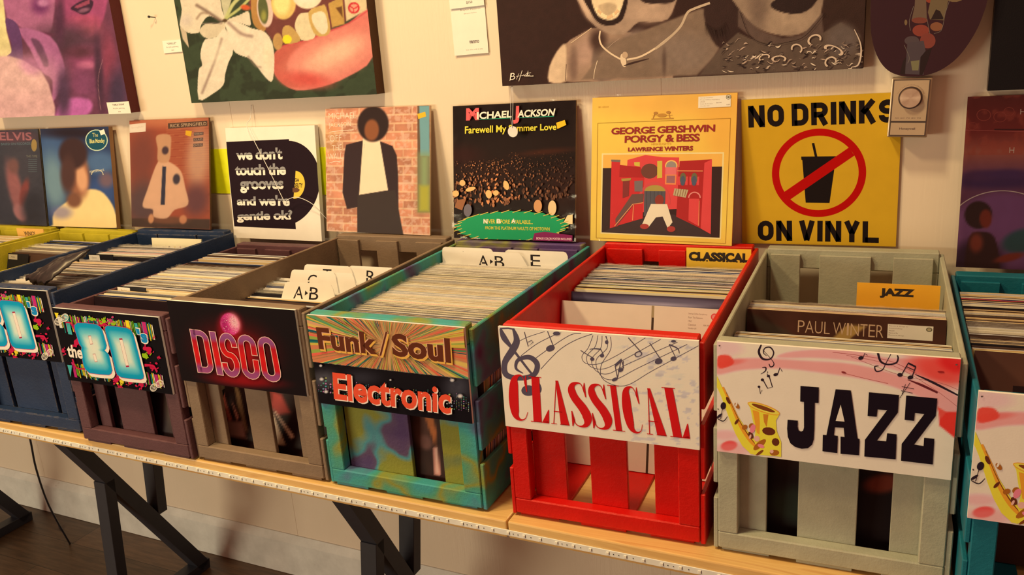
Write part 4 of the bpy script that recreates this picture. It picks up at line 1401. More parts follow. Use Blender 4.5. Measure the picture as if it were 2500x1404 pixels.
flat_art('record_sleeve', a, a.mesh('record_sleeve', 0.005, (46, 40, 50), (40, 34, 36), M_GLOSS), 'red', 0.0115, 0.262, 0.0085, 0.20, label='shiny dark record sleeve with small yellow lettering, second in the red crate', cat='record')

# sage crate: dark cover with a price label
def label_sticker(a, x, y, w, h, c=(226, 196, 160)):
    a.poly([(x, y), (x + w, y), (x + w, y + h), (x, y + h)], c)
    for i, ww in enumerate((.42, .30, .12, .2, .34)):
        a.text('Record Shop Copy'[:int(5 + ww * 20)], [(x + 2, y + 2.2 + i * h / 6.2), (x + 2 + w * ww, y + 2.2 + i * h / 6.2), (x + 2 + w * ww, y + 2.2 + i * h / 6.2 + h * .085), (x + 2, y + 2.2 + i * h / 6.2 + h * .085)], (110, 80, 60))
    a.ell(x + w - 6, y + 5.5, 4.6, 3.6, (84, 74, 50)); a.ell(x + w - 6, y + 5.5, 3.2, 2.4, (150, 130, 90))


a = mmart(315, 315, 0.6)
a.ground([FILL((62, 34, 22)), MOT(40, .2, 3), PG([(165, 18), (196, 18), (150, 60), (128, 60)], (170, 130, 60), 2, 0, .8), PG([(0, 5), (70, 35), (100, 60), (60, 60), (0, 20)], (60, 50, 34), 5, 0, .7), EL(60, 250, 90, 60, (84, 44, 24), .8), EL(235, 235, 60, 50, (70, 42, 30), .8), EL(240, 180, 46, 30, (92, 60, 32), .6)], 90, 90)
for i, (ch, x, w) in enumerate((('P', 86, 11), ('A', 98, 14), ('U', 114, 12), ('L', 129, 9), ('W', 143, 20), ('I', 165, 3), ('N', 171, 13), ('T', 186, 11), ('E', 199, 10), ('R', 211, 11))):
    a.text(ch, [(x, 15), (x + w, 15), (x + w, 36), (x, 36)], (176, 138, 96), -.012)
label_sticker(a, 228, 12, 68, 24)
flat_art('record_sleeve', a, a.mesh('record_sleeve', 0.004, (60, 34, 22), (190, 150, 96), M_COVER), 'sage', 0.0105, 0.222, 0.0085, 0.16, label='dark brown record sleeve with wide pale lettering and price label in the sage crate', cat='record')
a = mmart(315, 315, 0.6)
a.ground([FILL((62, 38, 26))], 4, 4); label_sticker(a, 255, 10, 36, 22)
flat_art('record_sleeve', a, a.mesh('record_sleeve', 0.003, (62, 38, 26), (120, 90, 60), M_COVER), 'sage', 0.0113, 0.2700, 0.0085, 0.16, label='brown record with a white label, sticking out right behind the others, sage crate', cat='record')
record('sage', 0.2745, 0.158, (214, 160, 70), (214, 160, 70), 0.0024, 0.6, False, lx=0.0105, label='orange edged record rearmost in the sage crate, before the JAZZ card')


# pictures seen through the slats
def gq(L):
    """printed figures of the leaning grey-crate sleeve, given where the gaps between the slats show them (mm)"""
    out = []
    for xg, zg in L:
        h = max(0, (zg - 13) / 1.15)
        k = 1.06 if xg < 160 else 0.956
        out.append((xg - 11 - (22.5 + 0.39 * h) * k, 315 - h))
    return out


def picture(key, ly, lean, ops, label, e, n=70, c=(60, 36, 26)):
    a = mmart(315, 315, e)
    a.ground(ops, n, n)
    flat_art('record_sleeve', a, a.mesh('record_sleeve', 0.003, c, (190, 150, 90), M_COVER), key, 0.0086 if key == 'plum' else 0.0112, ly, 0.0085, lean, label=label, cat='record')


picture('taupe', 0.0485, 0.40, [FILL((38, 18, 14)), PG(gq([(78, 168), (84, 120), (92, 82), (80, 76), (74, 120)]), (206, 96, 66), 3), PG(gq([(100, 130), (112, 92), (104, 82)]), (222, 130, 96), 3), PG(gq([(118, 190), (128, 150), (130, 60), (122, 60), (114, 120)]), (130, 92, 56), 3), PG(gq([(72, 78), (120, 84), (122, 44), (76, 42)]), (160, 108, 82), 5), PG(gq([(190, 175), (235, 160), (250, 120), (215, 110), (188, 140)]), (176, 60, 44), 6), PG(gq([(190, 120), (205, 110), (222, 44), (196, 40)]), (236, 186, 130), 3), PG(gq([(204, 122), (212, 118), (250, 66), (240, 60)]), (232, 180, 130), 3), EL(*gq([(196, 146)])[0], 12, 20, (110, 40, 26), .4)],
        'record sleeve with red and cream figures seen through the grey crate slats', .85)
picture('tiedye', 0.0325, 0.10, [FILL((50, 30, 22)), EL(178, 190, 26, 40, (84, 50, 36), .5), PG([(170, 120), (196, 120), (214, 200), (210, 232), (196, 190)], (176, 96, 44), 3), PG([(206, 232), (214, 230), (218, 285), (206, 285)], (224, 150, 116), 3), EL(190, 224, 14, 14, (104, 66, 50), .4), MOT(20, .15, 3)],
        'brown portrait record sleeve seen through the tie-dye crate front', .7)
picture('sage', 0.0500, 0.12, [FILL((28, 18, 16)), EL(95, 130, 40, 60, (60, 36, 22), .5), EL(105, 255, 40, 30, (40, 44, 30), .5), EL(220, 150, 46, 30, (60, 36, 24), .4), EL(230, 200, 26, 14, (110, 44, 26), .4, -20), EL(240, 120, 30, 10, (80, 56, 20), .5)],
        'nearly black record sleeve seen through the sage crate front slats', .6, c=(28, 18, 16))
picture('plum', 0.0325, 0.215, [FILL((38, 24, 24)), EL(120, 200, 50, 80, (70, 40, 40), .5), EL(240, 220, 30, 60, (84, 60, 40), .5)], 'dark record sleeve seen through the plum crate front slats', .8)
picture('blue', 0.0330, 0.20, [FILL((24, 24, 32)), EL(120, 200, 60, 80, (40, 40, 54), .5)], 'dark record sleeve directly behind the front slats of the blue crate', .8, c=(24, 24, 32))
a = mmart(315, 315, 0.5)
a.ground([FILL((70, 42, 30)), EL(160, 60, 150, 60, (84, 50, 34), .6)], 20, 20)
a.poly([(52, 48), (150, 48), (150, 140), (52, 140)], (40, 24, 20)); a.poly([(64, 58), (140, 58), (140, 60), (64, 60)], (140, 36, 30)); a.poly([(64, 58), (66, 58), (66, 100), (64, 100)], (140, 36, 30))
a.text('GREAT', [(70, 66), (128, 66), (128, 86), (70, 86)], (112, 34, 26)); a.text('SONGS', [(70, 90), (128, 90), (128, 108), (70, 108)], (112, 34, 26))
flat_art('record_sleeve', a, a.mesh('record_sleeve', 0.004, (70, 42, 30), (200, 160, 100), M_COVER), 'teal', 0.0130, 0.150, 0.0085, 0.20, label='dark brown record sleeve with a red framed title in the teal crate', cat='record')

# blue crate: pale sleeve, small tab labels, black crumpled bag
a = mmart(180, 315, 0.9)
for i, c_ in enumerate([(60, 40, 30), (232, 190, 60), (150, 40, 30), (232, 190, 60), (190, 60, 40), (226, 180, 90)]): a.poly([(60 + i * 20, 22), (66 + i * 20, 22), (66 + i * 20, 30), (60 + i * 20, 30)], c_)
flat_art('record_sleeve', a, a.mesh('record_sleeve', 0.004, (240, 214, 150), (240, 214, 150), M_COVER), 'blue', 0.110, 0.486, 0.0275, 0.10, label='pale cream sleeve with tiny coloured blocks standing at the back of the blue crate', cat='record')


def tab_label(key, lx, ly, lean, txt, label, white=(226, 206, 168), lz=0.0085, H=318):
    a = mmart(92, H, 0.9)
    a.poly([(2, 3), (42, 3), (44, 18), (4, 18)], white)
    a.text(txt, [(14, 8), (32, 8), (32, 12.5), (14, 12.5)], (90, 76, 60))
    flat_art('divider_tab', a, a.mesh('divider_tab', 0.0016, (34, 30, 28), (34, 30, 28), M_COVER), key, lx, ly, lz, lean, label=label, cat='divider')


tab_label('plum', 0.016, 0.0915, 0.208, 'Bon Jovi', 'black divider tab with a white label near the front of the plum crate', H=322)
tab_label('blue', 0.012, 0.3270, 0.170, 'Queen', 'black divider tab with a white label halfway back in the blue crate', H=322)
tab_label('lime', 0.016, 0.2790, 0.33, 'Abba', 'black divider tab with a white label at the front of the lime crate records', (180, 160, 120), H=318)


def crumpled_bag():
    bm = bmesh.new()
    r = random.Random(2)
    n, m_ = 16, 10
    rows = []
    for j in range(m_ + 1):
        v = j / m_
        row = []
        for i in range(n + 1):
            u = i / n
            th = 0.022 * math.sin(PI * min(1, max(0, v))) * math.sin(PI * u) ** .5
            x = -0.055 + 0.11 * u + 0.03 * v
            y = 0.0 + 0.10 * v + r.uniform(-.003, .003)
            z = 0.06 * v * (0.4 + 0.6 * u) + th * .7 + r.uniform(-.0035, .0035)
            row.append((x, y, z))
        rows.append(row)
    top = [[bm.verts.new(p) for p in row] for row in rows]
    bot = [[bm.verts.new((p[0], p[1], p[2] - 0.012 * math.sin(PI * i / n) - 0.004)) for i, p in enumerate(row)] for row in rows]
    for g, fl_ in ((top, 0), (bot, 1)):
        for a_, b_ in zip(g, g[1:]):
            for i in range(n):
                q = (a_[i], a_[i + 1], b_[i + 1], b_[i])
                bm.faces.new(q if not fl_ else q[::-1])
    for i in range(n):
        bm.faces.new((top[0][i], bot[0][i], bot[0][i + 1], top[0][i + 1])); bm.faces.new((top[-1][i + 1], bot[-1][i + 1], bot[-1][i], top[-1][i]))
    for j in range(m_):
        bm.faces.new((top[j][0], top[j + 1][0], bot[j + 1][0], bot[j][0])); bm.faces.new((top[j + 1][n], top[j][n], bot[j][n], bot[j + 1][n]))
    return bm_mesh(bm, 'black_bag', True)


mb = plain_mat('black_bag_plastic', (50, 40, 34), 0.9, 0.35)
o = obj('plastic_pouch', crumpled_bag(), mb)
o.matrix_world = CM['blue'] @ Matrix.Translation((0.152, 0.106, 0.3365)) @ Matrix.Rotation(-0.25, 4, 'Z')
tag(o, 'crumpled dark brown plastic pouch lying on the records in the blue crate', 'pouch')

# ================================================================== COVERS STANDING ON THE CRATE RIMS
def stand(name, me, x0, yb, z0, top_y, H, label, cat, yaw=0.0, roll=0.0, parent=None):
    """flat thing whose front lower-left corner is at x0, yb, z0, leaning back on the wall"""
    o = obj(name, me)
    lean = math.asin(max(-1, min(1, (top_y - yb) / H)))
    o.matrix_world = Matrix.Translation((x0, yb, z0 + 0.0012)) @ Matrix.Rotation(yaw, 4, 'Z') @ Matrix.Rotation(-lean, 4, 'X') @ Matrix.Rotation(roll, 4, 'Y')
    return tag(o, label, cat)


def film_sheet(W, H, y=-0.0022, seed=0, over=0.004, mat=None):
    r = random.Random(seed)
    bm = bmesh.new()
    nx, nz = 40, 40
    g = []
    for j in range(nz + 1):
        row = []
        for i in range(nx + 1):
            u, v = i / nx, j / nz
            ed = max(abs(u - .5), abs(v - .5)) * 2
            amp = 0.0004 + 0.0016 * max(0, ed - .85) / .15
            row.append(bm.verts.new((-over + (W + 2 * over) * u, y - r.random() * amp, -0.0005 + (H + over) * v)))
        g.append(row)
    for a_, b_ in zip(g, g[1:]):
        for i in range(nx): bm.faces.new((a_[i], a_[i + 1], b_[i + 1], b_[i]))
    me = bm_mesh(bm, 'plastic_sleeve', True)
    me.materials.append(mat or M_FILM)
    return me


S = 0.316


def scrib(a, body, q, c, off=-.012): a.text(body, q, c, off)


# tall man-shaped colour blocks on brick (plain stand-in art)
a = Art(S, S, [(790, 271), (1050, 255), (1059, 573), (804, 569)], 1.0, (780, 240, 4.01))


def bricks(I, x, y, u, v):
    row = np.floor(v * 15); off = (row % 2) * .5
    fx = (u * 6 + off) % 1; fy = (v * 15) % 1
    n = vnoise(np.floor(u * 6 + off) * 3.7 + row * 1.3, row * 2.9, 4, 1)
    col = np.array((206, 130, 88))[None] * (0.84 + .3 * n[:, None])
    k = ((fx < .05) | (fy < .14)) * .75
    return col * (1 - k[:, None]) + np.array((226, 176, 122)) * k[:, None]


a.ground([bricks, MOT(60, .1, 3), EL(90, 440, 90, 130, (206, 150, 80), .8, 0, .5), NZ(30, (226, 180, 140), .5, .65, 3, 1, 1, .5),
          PG([(955, 60), (1075, 60), (1115, 1110), (990, 1112)], (104, 76, 52), 3), PG([(972, 66), (1072, 66), (1090, 560), (1000, 560)], (112, 150, 138), 4), PG([(985, 540), (1092, 540), (1105, 1098), (1003, 1100)], (136, 146, 90), 60), PG([(1000, 850), (1098, 850), (1105, 1100), (1004, 1102)], (170, 156, 50), 30),
          PG([(260, 470), (420, 425), (590, 425), (720, 470), (765, 560), (785, 760), (800, 1120), (855, 1335), (400, 1335), (390, 1080), (290, 1100), (240, 940), (245, 560)], (52, 32, 30), 5), PG([(390, 960), (760, 900), (855, 1335), (400, 1335)], (58, 42, 34), 6),
          PG([(425, 400), (590, 410), (690, 905), (405, 958)], (240, 206, 152), 4), EL(520, 260, 155, 175, (46, 28, 24), .08), EL(508, 320, 72, 105, (140, 78, 42), .2)], 150, 150)
sc = (242, 206, 160)
scrib(a, 'MICHAEL', [(75, 165), (345, 150), (348, 208), (80, 222)], sc); scrib(a, 'JACKSON', [(80, 262), (300, 245), (298, 300), (84, 318)], sc)
a.line([(90, 352), (200, 335), (330, 322)], 5, sc, 4); scrib(a, 'OFF', [(92, 385), (208, 372), (212, 432), (98, 446)], sc); scrib(a, 'THE', [(120, 480), (215, 468), (218, 522), (124, 538)], sc); scrib(a, 'WALL', [(84, 565), (225, 548), (228, 610), (90, 625)], sc); a.line([(100, 655), (160, 636), (210, 642)], 5, sc, 4)
a.poly([(957, 148), (1035, 125), (1045, 170), (968, 198)], (236, 172, 36))
a.line([(440, 458), (438, 500)], 4, (210, 180, 140))
me = a.mesh('record_sleeve', 0.005, (200, 130, 90), (210, 170, 110), M_COVER)
stand('record_sleeve', me, -0.938, -0.070, 0.3598, -0.013, S, 'brick patterned record sleeve with a dark suited shape, on the grey crate rim', 'record', 0, 0.006)

# crowd cover
a = Art(S, S, [(1108, 264), (1418, 257), (1418, 598), (1115, 586)], 0.95, (1100, 250, 3.9))
a.ground([FILL((44, 26, 20)), EL(650, 450, 600, 110, (60, 38, 26), .8), EL(950, 510, 260, 26, (150, 64, 30), .8, -4, .6), EL(350, 720, 420, 160, (92, 44, 24), .8, 0, .6), EL(130, 530, 180, 90, (84, 34, 24), .8), EL(1100, 860, 180, 200, (76, 34, 22), .8)], 60, 60)
r = random.Random(8)
for i in range(620):
    x = r.uniform(60, 1220); y = 560 + (r.random() ** 1.1) * 420 - (60 if x > 600 else -30) * r.random()
    s_ = 3 + (y - 540) / 420 * 12
    br = max(.25, 1 - abs(x - 420) / 900) * r.uniform(.4, 1)
    a.ell(x, y, s_ * r.uniform(.4, 1), s_ * r.uniform(.7, 1.9), (int(60 + 176 * br), int(34 + 110 * br), int(24 + 56 * br)), r.uniform(-40, 40), 7)
for x, y, rx, ry in ((85, 890, 32, 30), (150, 790, 30, 28), (230, 850, 50, 20), (580, 820, 26, 46), (410, 900, 30, 40), (480, 890, 28, 26)): a.ell(x, y, rx, ry, (226, 172, 96), r.uniform(-30, 30))
a.poly([(100, 950), (190, 940), (150, 1050), (75, 1020)], (150, 90, 50)); a.ell(205, 1050, 40, 60, (110, 96, 92))
a.ell(890, 1020, 40, 60, (206, 140, 80)); a.ell(1030, 1040, 40, 70, (226, 184, 120)); a.poly([(1135, 1185), (1180, 1110), (1228, 1105), (1228, 1195)], (240, 200, 130))
G = (20, 142, 76)
pts = []
for i, t in enumerate(np.linspace(0, 2 * PI, 64, endpoint=False)):
    k = 1 + (.05 if i % 3 == 0 else -.01)
    pts.append((630 + 535 * k * math.cos(t), 1205 + 138 * k * math.sin(t)))
a.poly(pts, G)
for i in range(30):
    t = i / 30 * 2 * PI; x, y = 630 + 530 * math.cos(t), 1205 + 140 * math.sin(t); a.line([(x - 40, y + 12), (x + 40, y - 12)], 6, (224, 180, 70))
a.poly([(860, 1275), (960, 1262), (1228, 1300), (1228, 1365), (840, 1345)], (130, 26, 70))
a.text('BONUS COLOR POSTER INCLUDED', [(880, 1312), (1220, 1326), (1220, 1346), (880, 1334)], (240, 190, 170), .02)
a.text('NEVER BEFORE AVAILABLE...', [(362, 1136), (845, 1152), (845, 1190), (362, 1176)], (212, 190, 60), .02)
for t_, x in (('N', 362), ('B', 492), ('A', 636)): a.text(t_, [(x, 1134), (x + 40, 1136), (x + 40, 1180), (x, 1177)], (244, 226, 190), .04)
a.text('FROM THE PLATINUM VAULTS OF MOTOWN', [(380, 1203), (1008, 1222), (1008, 1254), (380, 1232)], (212, 190, 60), .02)
a.text('M', [(180, 82), (305, 80), (308, 196), (180, 198)], (230, 90, 80), .06); a.text('J', [(650, 72), (700, 70), (702, 238), (640, 240)], (230, 90, 80), .06)
a.text('ICHAEL', [(288, 120), (632, 112), (626, 180), (288, 188)], (244, 230, 190), .03); a.text('ACKSON', [(690, 112), (1055, 104), (1040, 172), (684, 182)], (244, 230, 190), .03)
a.line([(290, 190), (625, 184)], 5, (40, 150, 100)); a.line([(700, 184), (1040, 178)], 5, (40, 150, 100))
a.text('Farewell My Summer Love', [(170, 252), (1065, 246), (1065, 325), (170, 345)], (236, 204, 56), .018)
a.poly([(1062, 240), (1145, 215), (1160, 262), (1075, 298)], (238, 176, 30))
me = a.mesh('record_sleeve', 0.005, (44, 26, 20), (150, 110, 50), M_COVER)
o = stand('record_sleeve', me, -0.5555, -0.068, 0.3535, -0.013, S, 'dark crowd record sleeve with a green oval, standing on the tie-dye crate', 'record', 0, -0.008)
obj('shrink_wrap', film_sheet(S, S, seed=1), None, o)

# yellow cover with red houses
a = Art(S, S, [(1442, 242), (1796, 235), (1796, 600), (1453, 595)], 0.9, (1440, 230, 3.694))
a.ground([FILL((246, 190, 72)), EL(700, 100, 700, 120, (228, 162, 70), .9, 0, .7), EL(1200, 300, 200, 400, (232, 160, 60), .9, 0, .6), MOT(300, .04, 6)], 50, 50)
BR = (150, 40, 34)
a.poly([(118, 555), (1218, 545), (1220, 1310), (140, 1285)], (244, 206, 130)); a.poly([(132, 568), (1205, 558), (1208, 1298), (150, 1274)], (238, 170, 70))
a.poly([(134, 690), (1206, 672), (1208, 1298), (150, 1274)], (52, 30, 26)); a.poly([(225, 1240), (520, 1130), (800, 1100), (1130, 1270), (1130, 1296), (150, 1274)], (62, 44, 40))
RD, RD2, RD3 = (200, 42, 40), (172, 34, 32), (216, 66, 60)
a.poly([(358, 615), (520, 570), (680, 590), (825, 592), (825, 1050), (700, 1060), (420, 1100), (358, 1130)], RD3, 0)
a.poly([(830, 625), (1115, 608), (1130, 1268), (1040, 1220), (820, 1120)], RD2); a.poly([(1050, 640), (1115, 608), (1130, 1268), (1040, 1220)], RD3)
a.poly([(212, 625), (292, 630), (295, 1215), (224, 1235)], RD); a.poly([(290, 660), (480, 680), (520, 780), (520, 1140), (295, 1210)], RD); a.poly([(290, 660), (480, 680), (518, 775), (290, 770)], RD2); a.poly([(208, 612), (294, 614), (292, 635), (210, 630)], (120, 100, 84))
a.ell(565, 715, 78, 68, (110, 60, 44)); a.poly([(630, 625), (675, 622), (680, 775), (636, 780)], (206, 176, 60)); a.poly([(420, 635), (472, 633), (474, 675), (424, 665)], (206, 176, 60))
a.ell(757, 665, 56, 50, (240, 180, 90)); a.ell(757, 668, 46, 42, (150, 130, 110)); a.poly([(706, 680), (806, 680), (806, 745), (706, 745)], (222, 106, 96)); a.poly([(706, 745), (808, 745), (806, 835), (708, 833)], (230, 130, 70)); a.poly([(720, 755), (796, 755), (795, 822), (720, 820)], (156, 96, 90))
for x in (866, 966): a.poly([(x - 42, 762), (x - 22, 762), (x - 20, 838), (x - 40, 836)], RD3); a.poly([(x + 22, 762), (x + 44, 762), (x + 44, 838), (x + 22, 838)], RD3); a.ell(x, 780, 28, 52, (110, 96, 60)); a.ell(x, 800, 22, 44, (78, 84, 92))
a.ring(615, 1010, 150, 200, .14, (206, 70, 64), 0, 40, 180, 360); a.ell(620, 900, 96, 60, (170, 140, 60)); a.poly([(524, 895), (716, 895), (716, 1080), (530, 1120)], (84, 78, 76))
for i in range(5): a.line([(548 + i * 34, 895), (550 + i * 34, 1090)], 4, (60, 52, 52))
a.poly([(795, 868), (918, 880), (898, 950), (785, 930)], (186, 160, 110))
for i in range(5): a.line([(812 + i * 22, 872), (800 + i * 22, 938)], 5, (130, 80, 50))
a.ring(975, 950, 56, 54, .2, (226, 130, 110), 0, 24, 180, 360); a.poly([(928, 958), (1020, 958), (1020, 1200), (930, 1150)], RD3)
a.poly([(430, 805), (508, 800), (508, 900), (436, 900)], (120, 100, 90)); a.poly([(325, 800), (385, 798), (385, 940), (330, 960)], (130, 46, 40)); a.poly([(310, 785), (400, 780), (395, 800), (315, 808)], (170, 140, 60))
a.poly([(272, 1150), (415, 925), (520, 918), (520, 990), (430, 1020), (280, 1220)], (104, 72, 60)); a.line([(268, 1215), (425, 1015), (520, 1000)], 7, (232, 140, 80)); a.line([(432, 1020), (430, 1160)], 7, (232, 140, 80)); a.line([(700, 985), (702, 710), (1040, 712)], 0.1, RD)
a.line([(812, 712), (1040, 712)], 7, (232, 140, 80)); a.line([(1018, 975), (1022, 1195)], 6, (232, 140, 80))
a.ell(664, 975, 40, 48, (140, 50, 36)); a.poly([(590, 1010), (735, 1010), (790, 1170), (750, 1225), (700, 1120), (640, 1130), (580, 1215), (520, 1190)], (232, 206, 160)); a.ell(540, 1212, 40, 24, (170, 56, 44)); a.ell(780, 1230, 38, 26, (170, 56, 44))
for P in ([(68, 278), (1262, 245)], [(1262, 245), (1262, 1345)], [(68, 278), (102, 1325)], [(102, 1325), (1262, 1345)]): a.line(P, 3, (160, 110, 30))
a.text('GEORGE GERSHWIN', [(198, 322), (1132, 298), (1132, 362), (198, 384)], BR, .03, .9); a.text('PORGY & BESS', [(325, 395), (1000, 378), (1000, 448), (325, 460)], BR, .03, .9); a.text('LAWRENCE WINTERS', [(360, 502), (945, 488), (945, 530), (360, 538)], BR, .045); a.text('HIGHLIGHTS', [(570, 462), (748, 457), (748, 476), (570, 480)], (222, 160, 60))
a.line([(560, 245), (760, 240)], 8, (190, 130, 50)); a.line([(570, 215), (750, 212)], 3, (190, 130, 50)); a.ell(655, 212, 42, 16, (190, 130, 50)); a.ell(598, 192, 20, 12, (180, 120, 50)); a.ell(712, 186, 20, 12, (180, 120, 50)); a.line([(590, 195), (575, 240)], 6, (180, 120, 50)); a.line([(715, 190), (728, 238)], 6, (180, 120, 50))
a.text('SD 10533', [(66, 124), (160, 122), (160, 134), (66, 137)], (190, 140, 50))
a.poly([(974, 50), (1258, 38), (1260, 142), (976, 152)], (244, 214, 170))
for i, (t_, w_) in enumerate((('George Gershwin', 110), ('Porgy & Bess Highlights', 170), ('1960', 40), ('Stage & Screen', 110), ('Vendor #1', 80))): a.text(t_, [(992, 58 + i * 18), (992 + w_, 56 + i * 18), (992 + w_, 64 + i * 18), (992, 66 + i * 18)], (140, 100, 70))
a.ring(1238, 57, 22, 22, .25, (120, 110, 80)); a.ell(1238, 57, 12, 10, (120, 110, 80)); a.text('$3.00', [(1135, 102), (1180, 100), (1180, 110), (1135, 112)], (120, 80, 60)); a.text('4.00', [(1222, 120), (1252, 118), (1252, 128), (1222, 130)], (120, 80, 60))
me = a.mesh('record_sleeve', 0.006, (240, 180, 52), (190, 90, 40), M_COVER)
o = stand('record_sleeve', me, -0.2035, -0.064, 0.3588, -0.014, S, 'yellow record sleeve with red houses artwork, standing on the red crate', 'record', 0, 0.004)
obj('plastic_sleeve', film_sheet(S, S, seed=2, over=0.006), None, o)

# NO DRINKS ON VINYL
a = Art(0.3025, 0.3035, [(1821, 236), (2205, 237), (2185, 611), (1811, 593)], 0.90, (1400, 200, 2.2727))
Y = (203, 150, 30)
a.ground([FILL(Y), EL(1000, 300, 300, 400, (196, 142, 28), .9, 0, .3)], 10, 10)
KK = (30, 20, 16); RR = (176, 12, 8)
a.ring(1372, 508, 258, 247, .157, RR, 0, 72)
a.poly([(1278, 412), (1475, 418), (1472, 438), (1466, 438), (1428, 678), (1297, 672), (1284, 432), (1279, 430)], KK); a.poly([(1338, 340), (1352, 339), (1367, 416), (1353, 416)], KK)
a.poly([(1175, 610), (1540, 372), (1568, 418), (1210, 652)], RR)
blockword(a, 'NO', [(992, 117), (1190, 117), (1190, 240), (992, 238)], KK, .33, 1.35); blockword(a, 'DRINKS', [(1232, 117), (1795, 119), (1792, 246), (1232, 240)], KK, .33, 1.35)
blockword(a, 'ON', [(1027, 766), (1218, 772), (1217, 887), (1023, 881)], KK, .33, 1.35); blockword(a, 'VINYL', [(1257, 772), (1695, 790), (1692, 911), (1253, 888)], KK, .33, 1.35)
me = a.mesh('notice_board', 0.004, Y, (190, 150, 40), M_PRINT)
o = obj('notice_board', me, None, None, (0.1235, -0.0062, 0.3515), (0, -0.012, 0))
tag(o, 'yellow NO DRINKS ON VINYL notice with a crossed-out cup on the wall', 'sign')

# reddish purple cover at the right edge
a = Art(S, S, [(2355, 262), (2880.6, 240), (2836.4, 690), (2333.7, 665)], 0.5, (1400, 200, 2.2727))
a.ground([GR([(0, (48, 24, 40)), (.3, (84, 46, 62)), (.55, (104, 60, 72)), (.68, (150, 84, 60)), (.8, (110, 36, 30)), (1, (84, 28, 24))]), NZ(60, (150, 66, 44), .5, .62, 3, 1, 1, .5, lambda x, y, u, v: (v > .66) * 1.0), EL(2330, 600, 300, 40, (60, 36, 66), .6), EL(2250, 570, 90, 30, (70, 40, 66), .6), EL(2400, 560, 120, 26, (66, 40, 70), .6),
          EL(2380, 880, 300, 220, (110, 66, 92), .12), EL(2240, 1030, 140, 120, (48, 26, 44), .3), EL(2480, 920, 110, 60, (34, 70, 64), .3, -15), EL(2240, 780, 76, 74, (40, 22, 20), .08), EL(2280, 800, 34, 50, (110, 40, 24), .2), PG([(2180, 1100), (2190, 900), (2260, 870), (2330, 900), (2360, 1040), (2340, 1100)], (44, 20, 18), 6, 3), EL(2410, 1010, 80, 20, (120, 44, 26), .4, -12), EL(2230, 930, 36, 50, (120, 50, 30), .5)], 110, 120)
a.ring(2370, 880, 310, 232, .02, (190, 160, 160), 0, 40, 190, 330); a.line([(2160, 322), (2520, 330)], 4, (150, 70, 56)); a.line([(2320, 318), (2520, 318)], 7, (60, 20, 22))
a.text('H', [(2463, 206), (2490, 206), (2488, 236), (2462, 235)], (206, 170, 130)); a.text('H', [(2405, 415), (2433, 415), (2431, 446), (2404, 445)], (206, 170, 130)); a.text('A', [(2488, 416), (2515, 416), (2513, 448), (2486, 447)], (206, 170, 130))
for x, y, R_ in ((2260, 240, 40), (2350, 250, 36), (2400, 220, 30), (2260, 385, 30), (2200, 300, 26)): a.ring(x, y, R_, R_ * .8, .1, (140, 60, 44))
me = a.mesh('record_sleeve', 0.005, (84, 28, 24), (70, 40, 40), M_COVER)
o = stand('record_sleeve', me, 0.5325, -0.072, 0.3345, -0.013, S, 'dark red and purple record sleeve in plastic on the teal crate, cut by frame edge', 'record')
obj('plastic_sleeve', film_sheet(S, S, seed=3, over=0.006), None, o)

# striped orange cover (left of the white grooves sign)
a = Art(0.313, 0.313, [(318, 300), (510, 293), (527, 558), (341, 556)], 1.0, (300, 280, 4.53))


def stripes(I, x, y, u, v):
    k = (((y * .052) % 1) < .5) * .22 * (x > 500) * (y < 720)
    return mixi(I, k, (240, 170, 100))


a.ground([FILL((176, 84, 54)), EL(860, 500, 120, 320, (206, 150, 110), .6), EL(250, 500, 160, 300, (140, 74, 56), .7), EL(300, 1000, 200, 240, (104, 74, 66), .6), EL(860, 950, 130, 160, (120, 70, 64), .6), EL(500, 90, 400, 80, (206, 120, 76), .7), stripes,
          PG([(170, 1160), (1020, 1150), (1025, 1260), (175, 1250)], (84, 60, 46), 8), EL(570, 1170, 200, 40, (130, 80, 54), .5), PG([(430, 540), (540, 540), (680, 640), (740, 820), (780, 1000), (640, 1060), (560, 1150), (420, 1140), (400, 1060), (290, 1030), (330, 850)], (232, 176, 126), 8, 4),
          PG([(395, 260), (540, 250), (560, 380), (545, 540), (430, 540), (415, 400)], (214, 156, 106), 8, 4), EL(500, 420, 36, 44, (84, 60, 60), .3), PG([(480, 590), (520, 600), (530, 1010), (485, 1010)], (56, 56, 66), 4), EL(640, 730, 38, 56, (74, 62, 64), .3), EL(390, 1160, 30, 50, (220, 150, 96), .3), EL(735, 1160, 40, 46, (214, 140, 90), .3)], 110, 110)
a.poly([(512, 122), (940, 92), (945, 150), (518, 182)], (96, 70, 50)); a.text('RICK SPRINGFIELD', [(538, 132), (930, 106), (932, 142), (540, 168)], (214, 170, 120), .01)
for i, t_ in enumerate(('WORKING', 'CLASS', 'DOG')): a.poly([(800, 222 + i * 62), (905, 214 + i * 62), (905, 250 + i * 62), (802, 258 + i * 62)], (110, 80, 66)); a.text(t_, [(806, 230 + i * 62), (898, 222 + i * 62), (898, 243 + i * 62), (808, 251 + i * 62)], (200, 170, 130))
a.poly([(712, 200), (780, 210), (770, 268), (710, 250)], (240, 180, 40)); a.poly([(85, 135), (268, 115), (272, 212), (95, 228)], (244, 216, 172))
a.text('Springfield', [(110, 160), (240, 148), (242, 172), (112, 186)], (214, 180, 140), -.01)
me = a.mesh('record_sleeve', 0.006, (176, 84, 54), (130, 90, 50), M_COVER)
o = stand('record_sleeve', me, -1.654, -0.078, 0.3535, -0.014, 0.313, 'orange striped record sleeve with a pale robe shape, on the dark blue crate', 'record')
obj('plastic_sleeve', film_sheet(0.313, 0.313, seed=4, over=0.007), None, o)

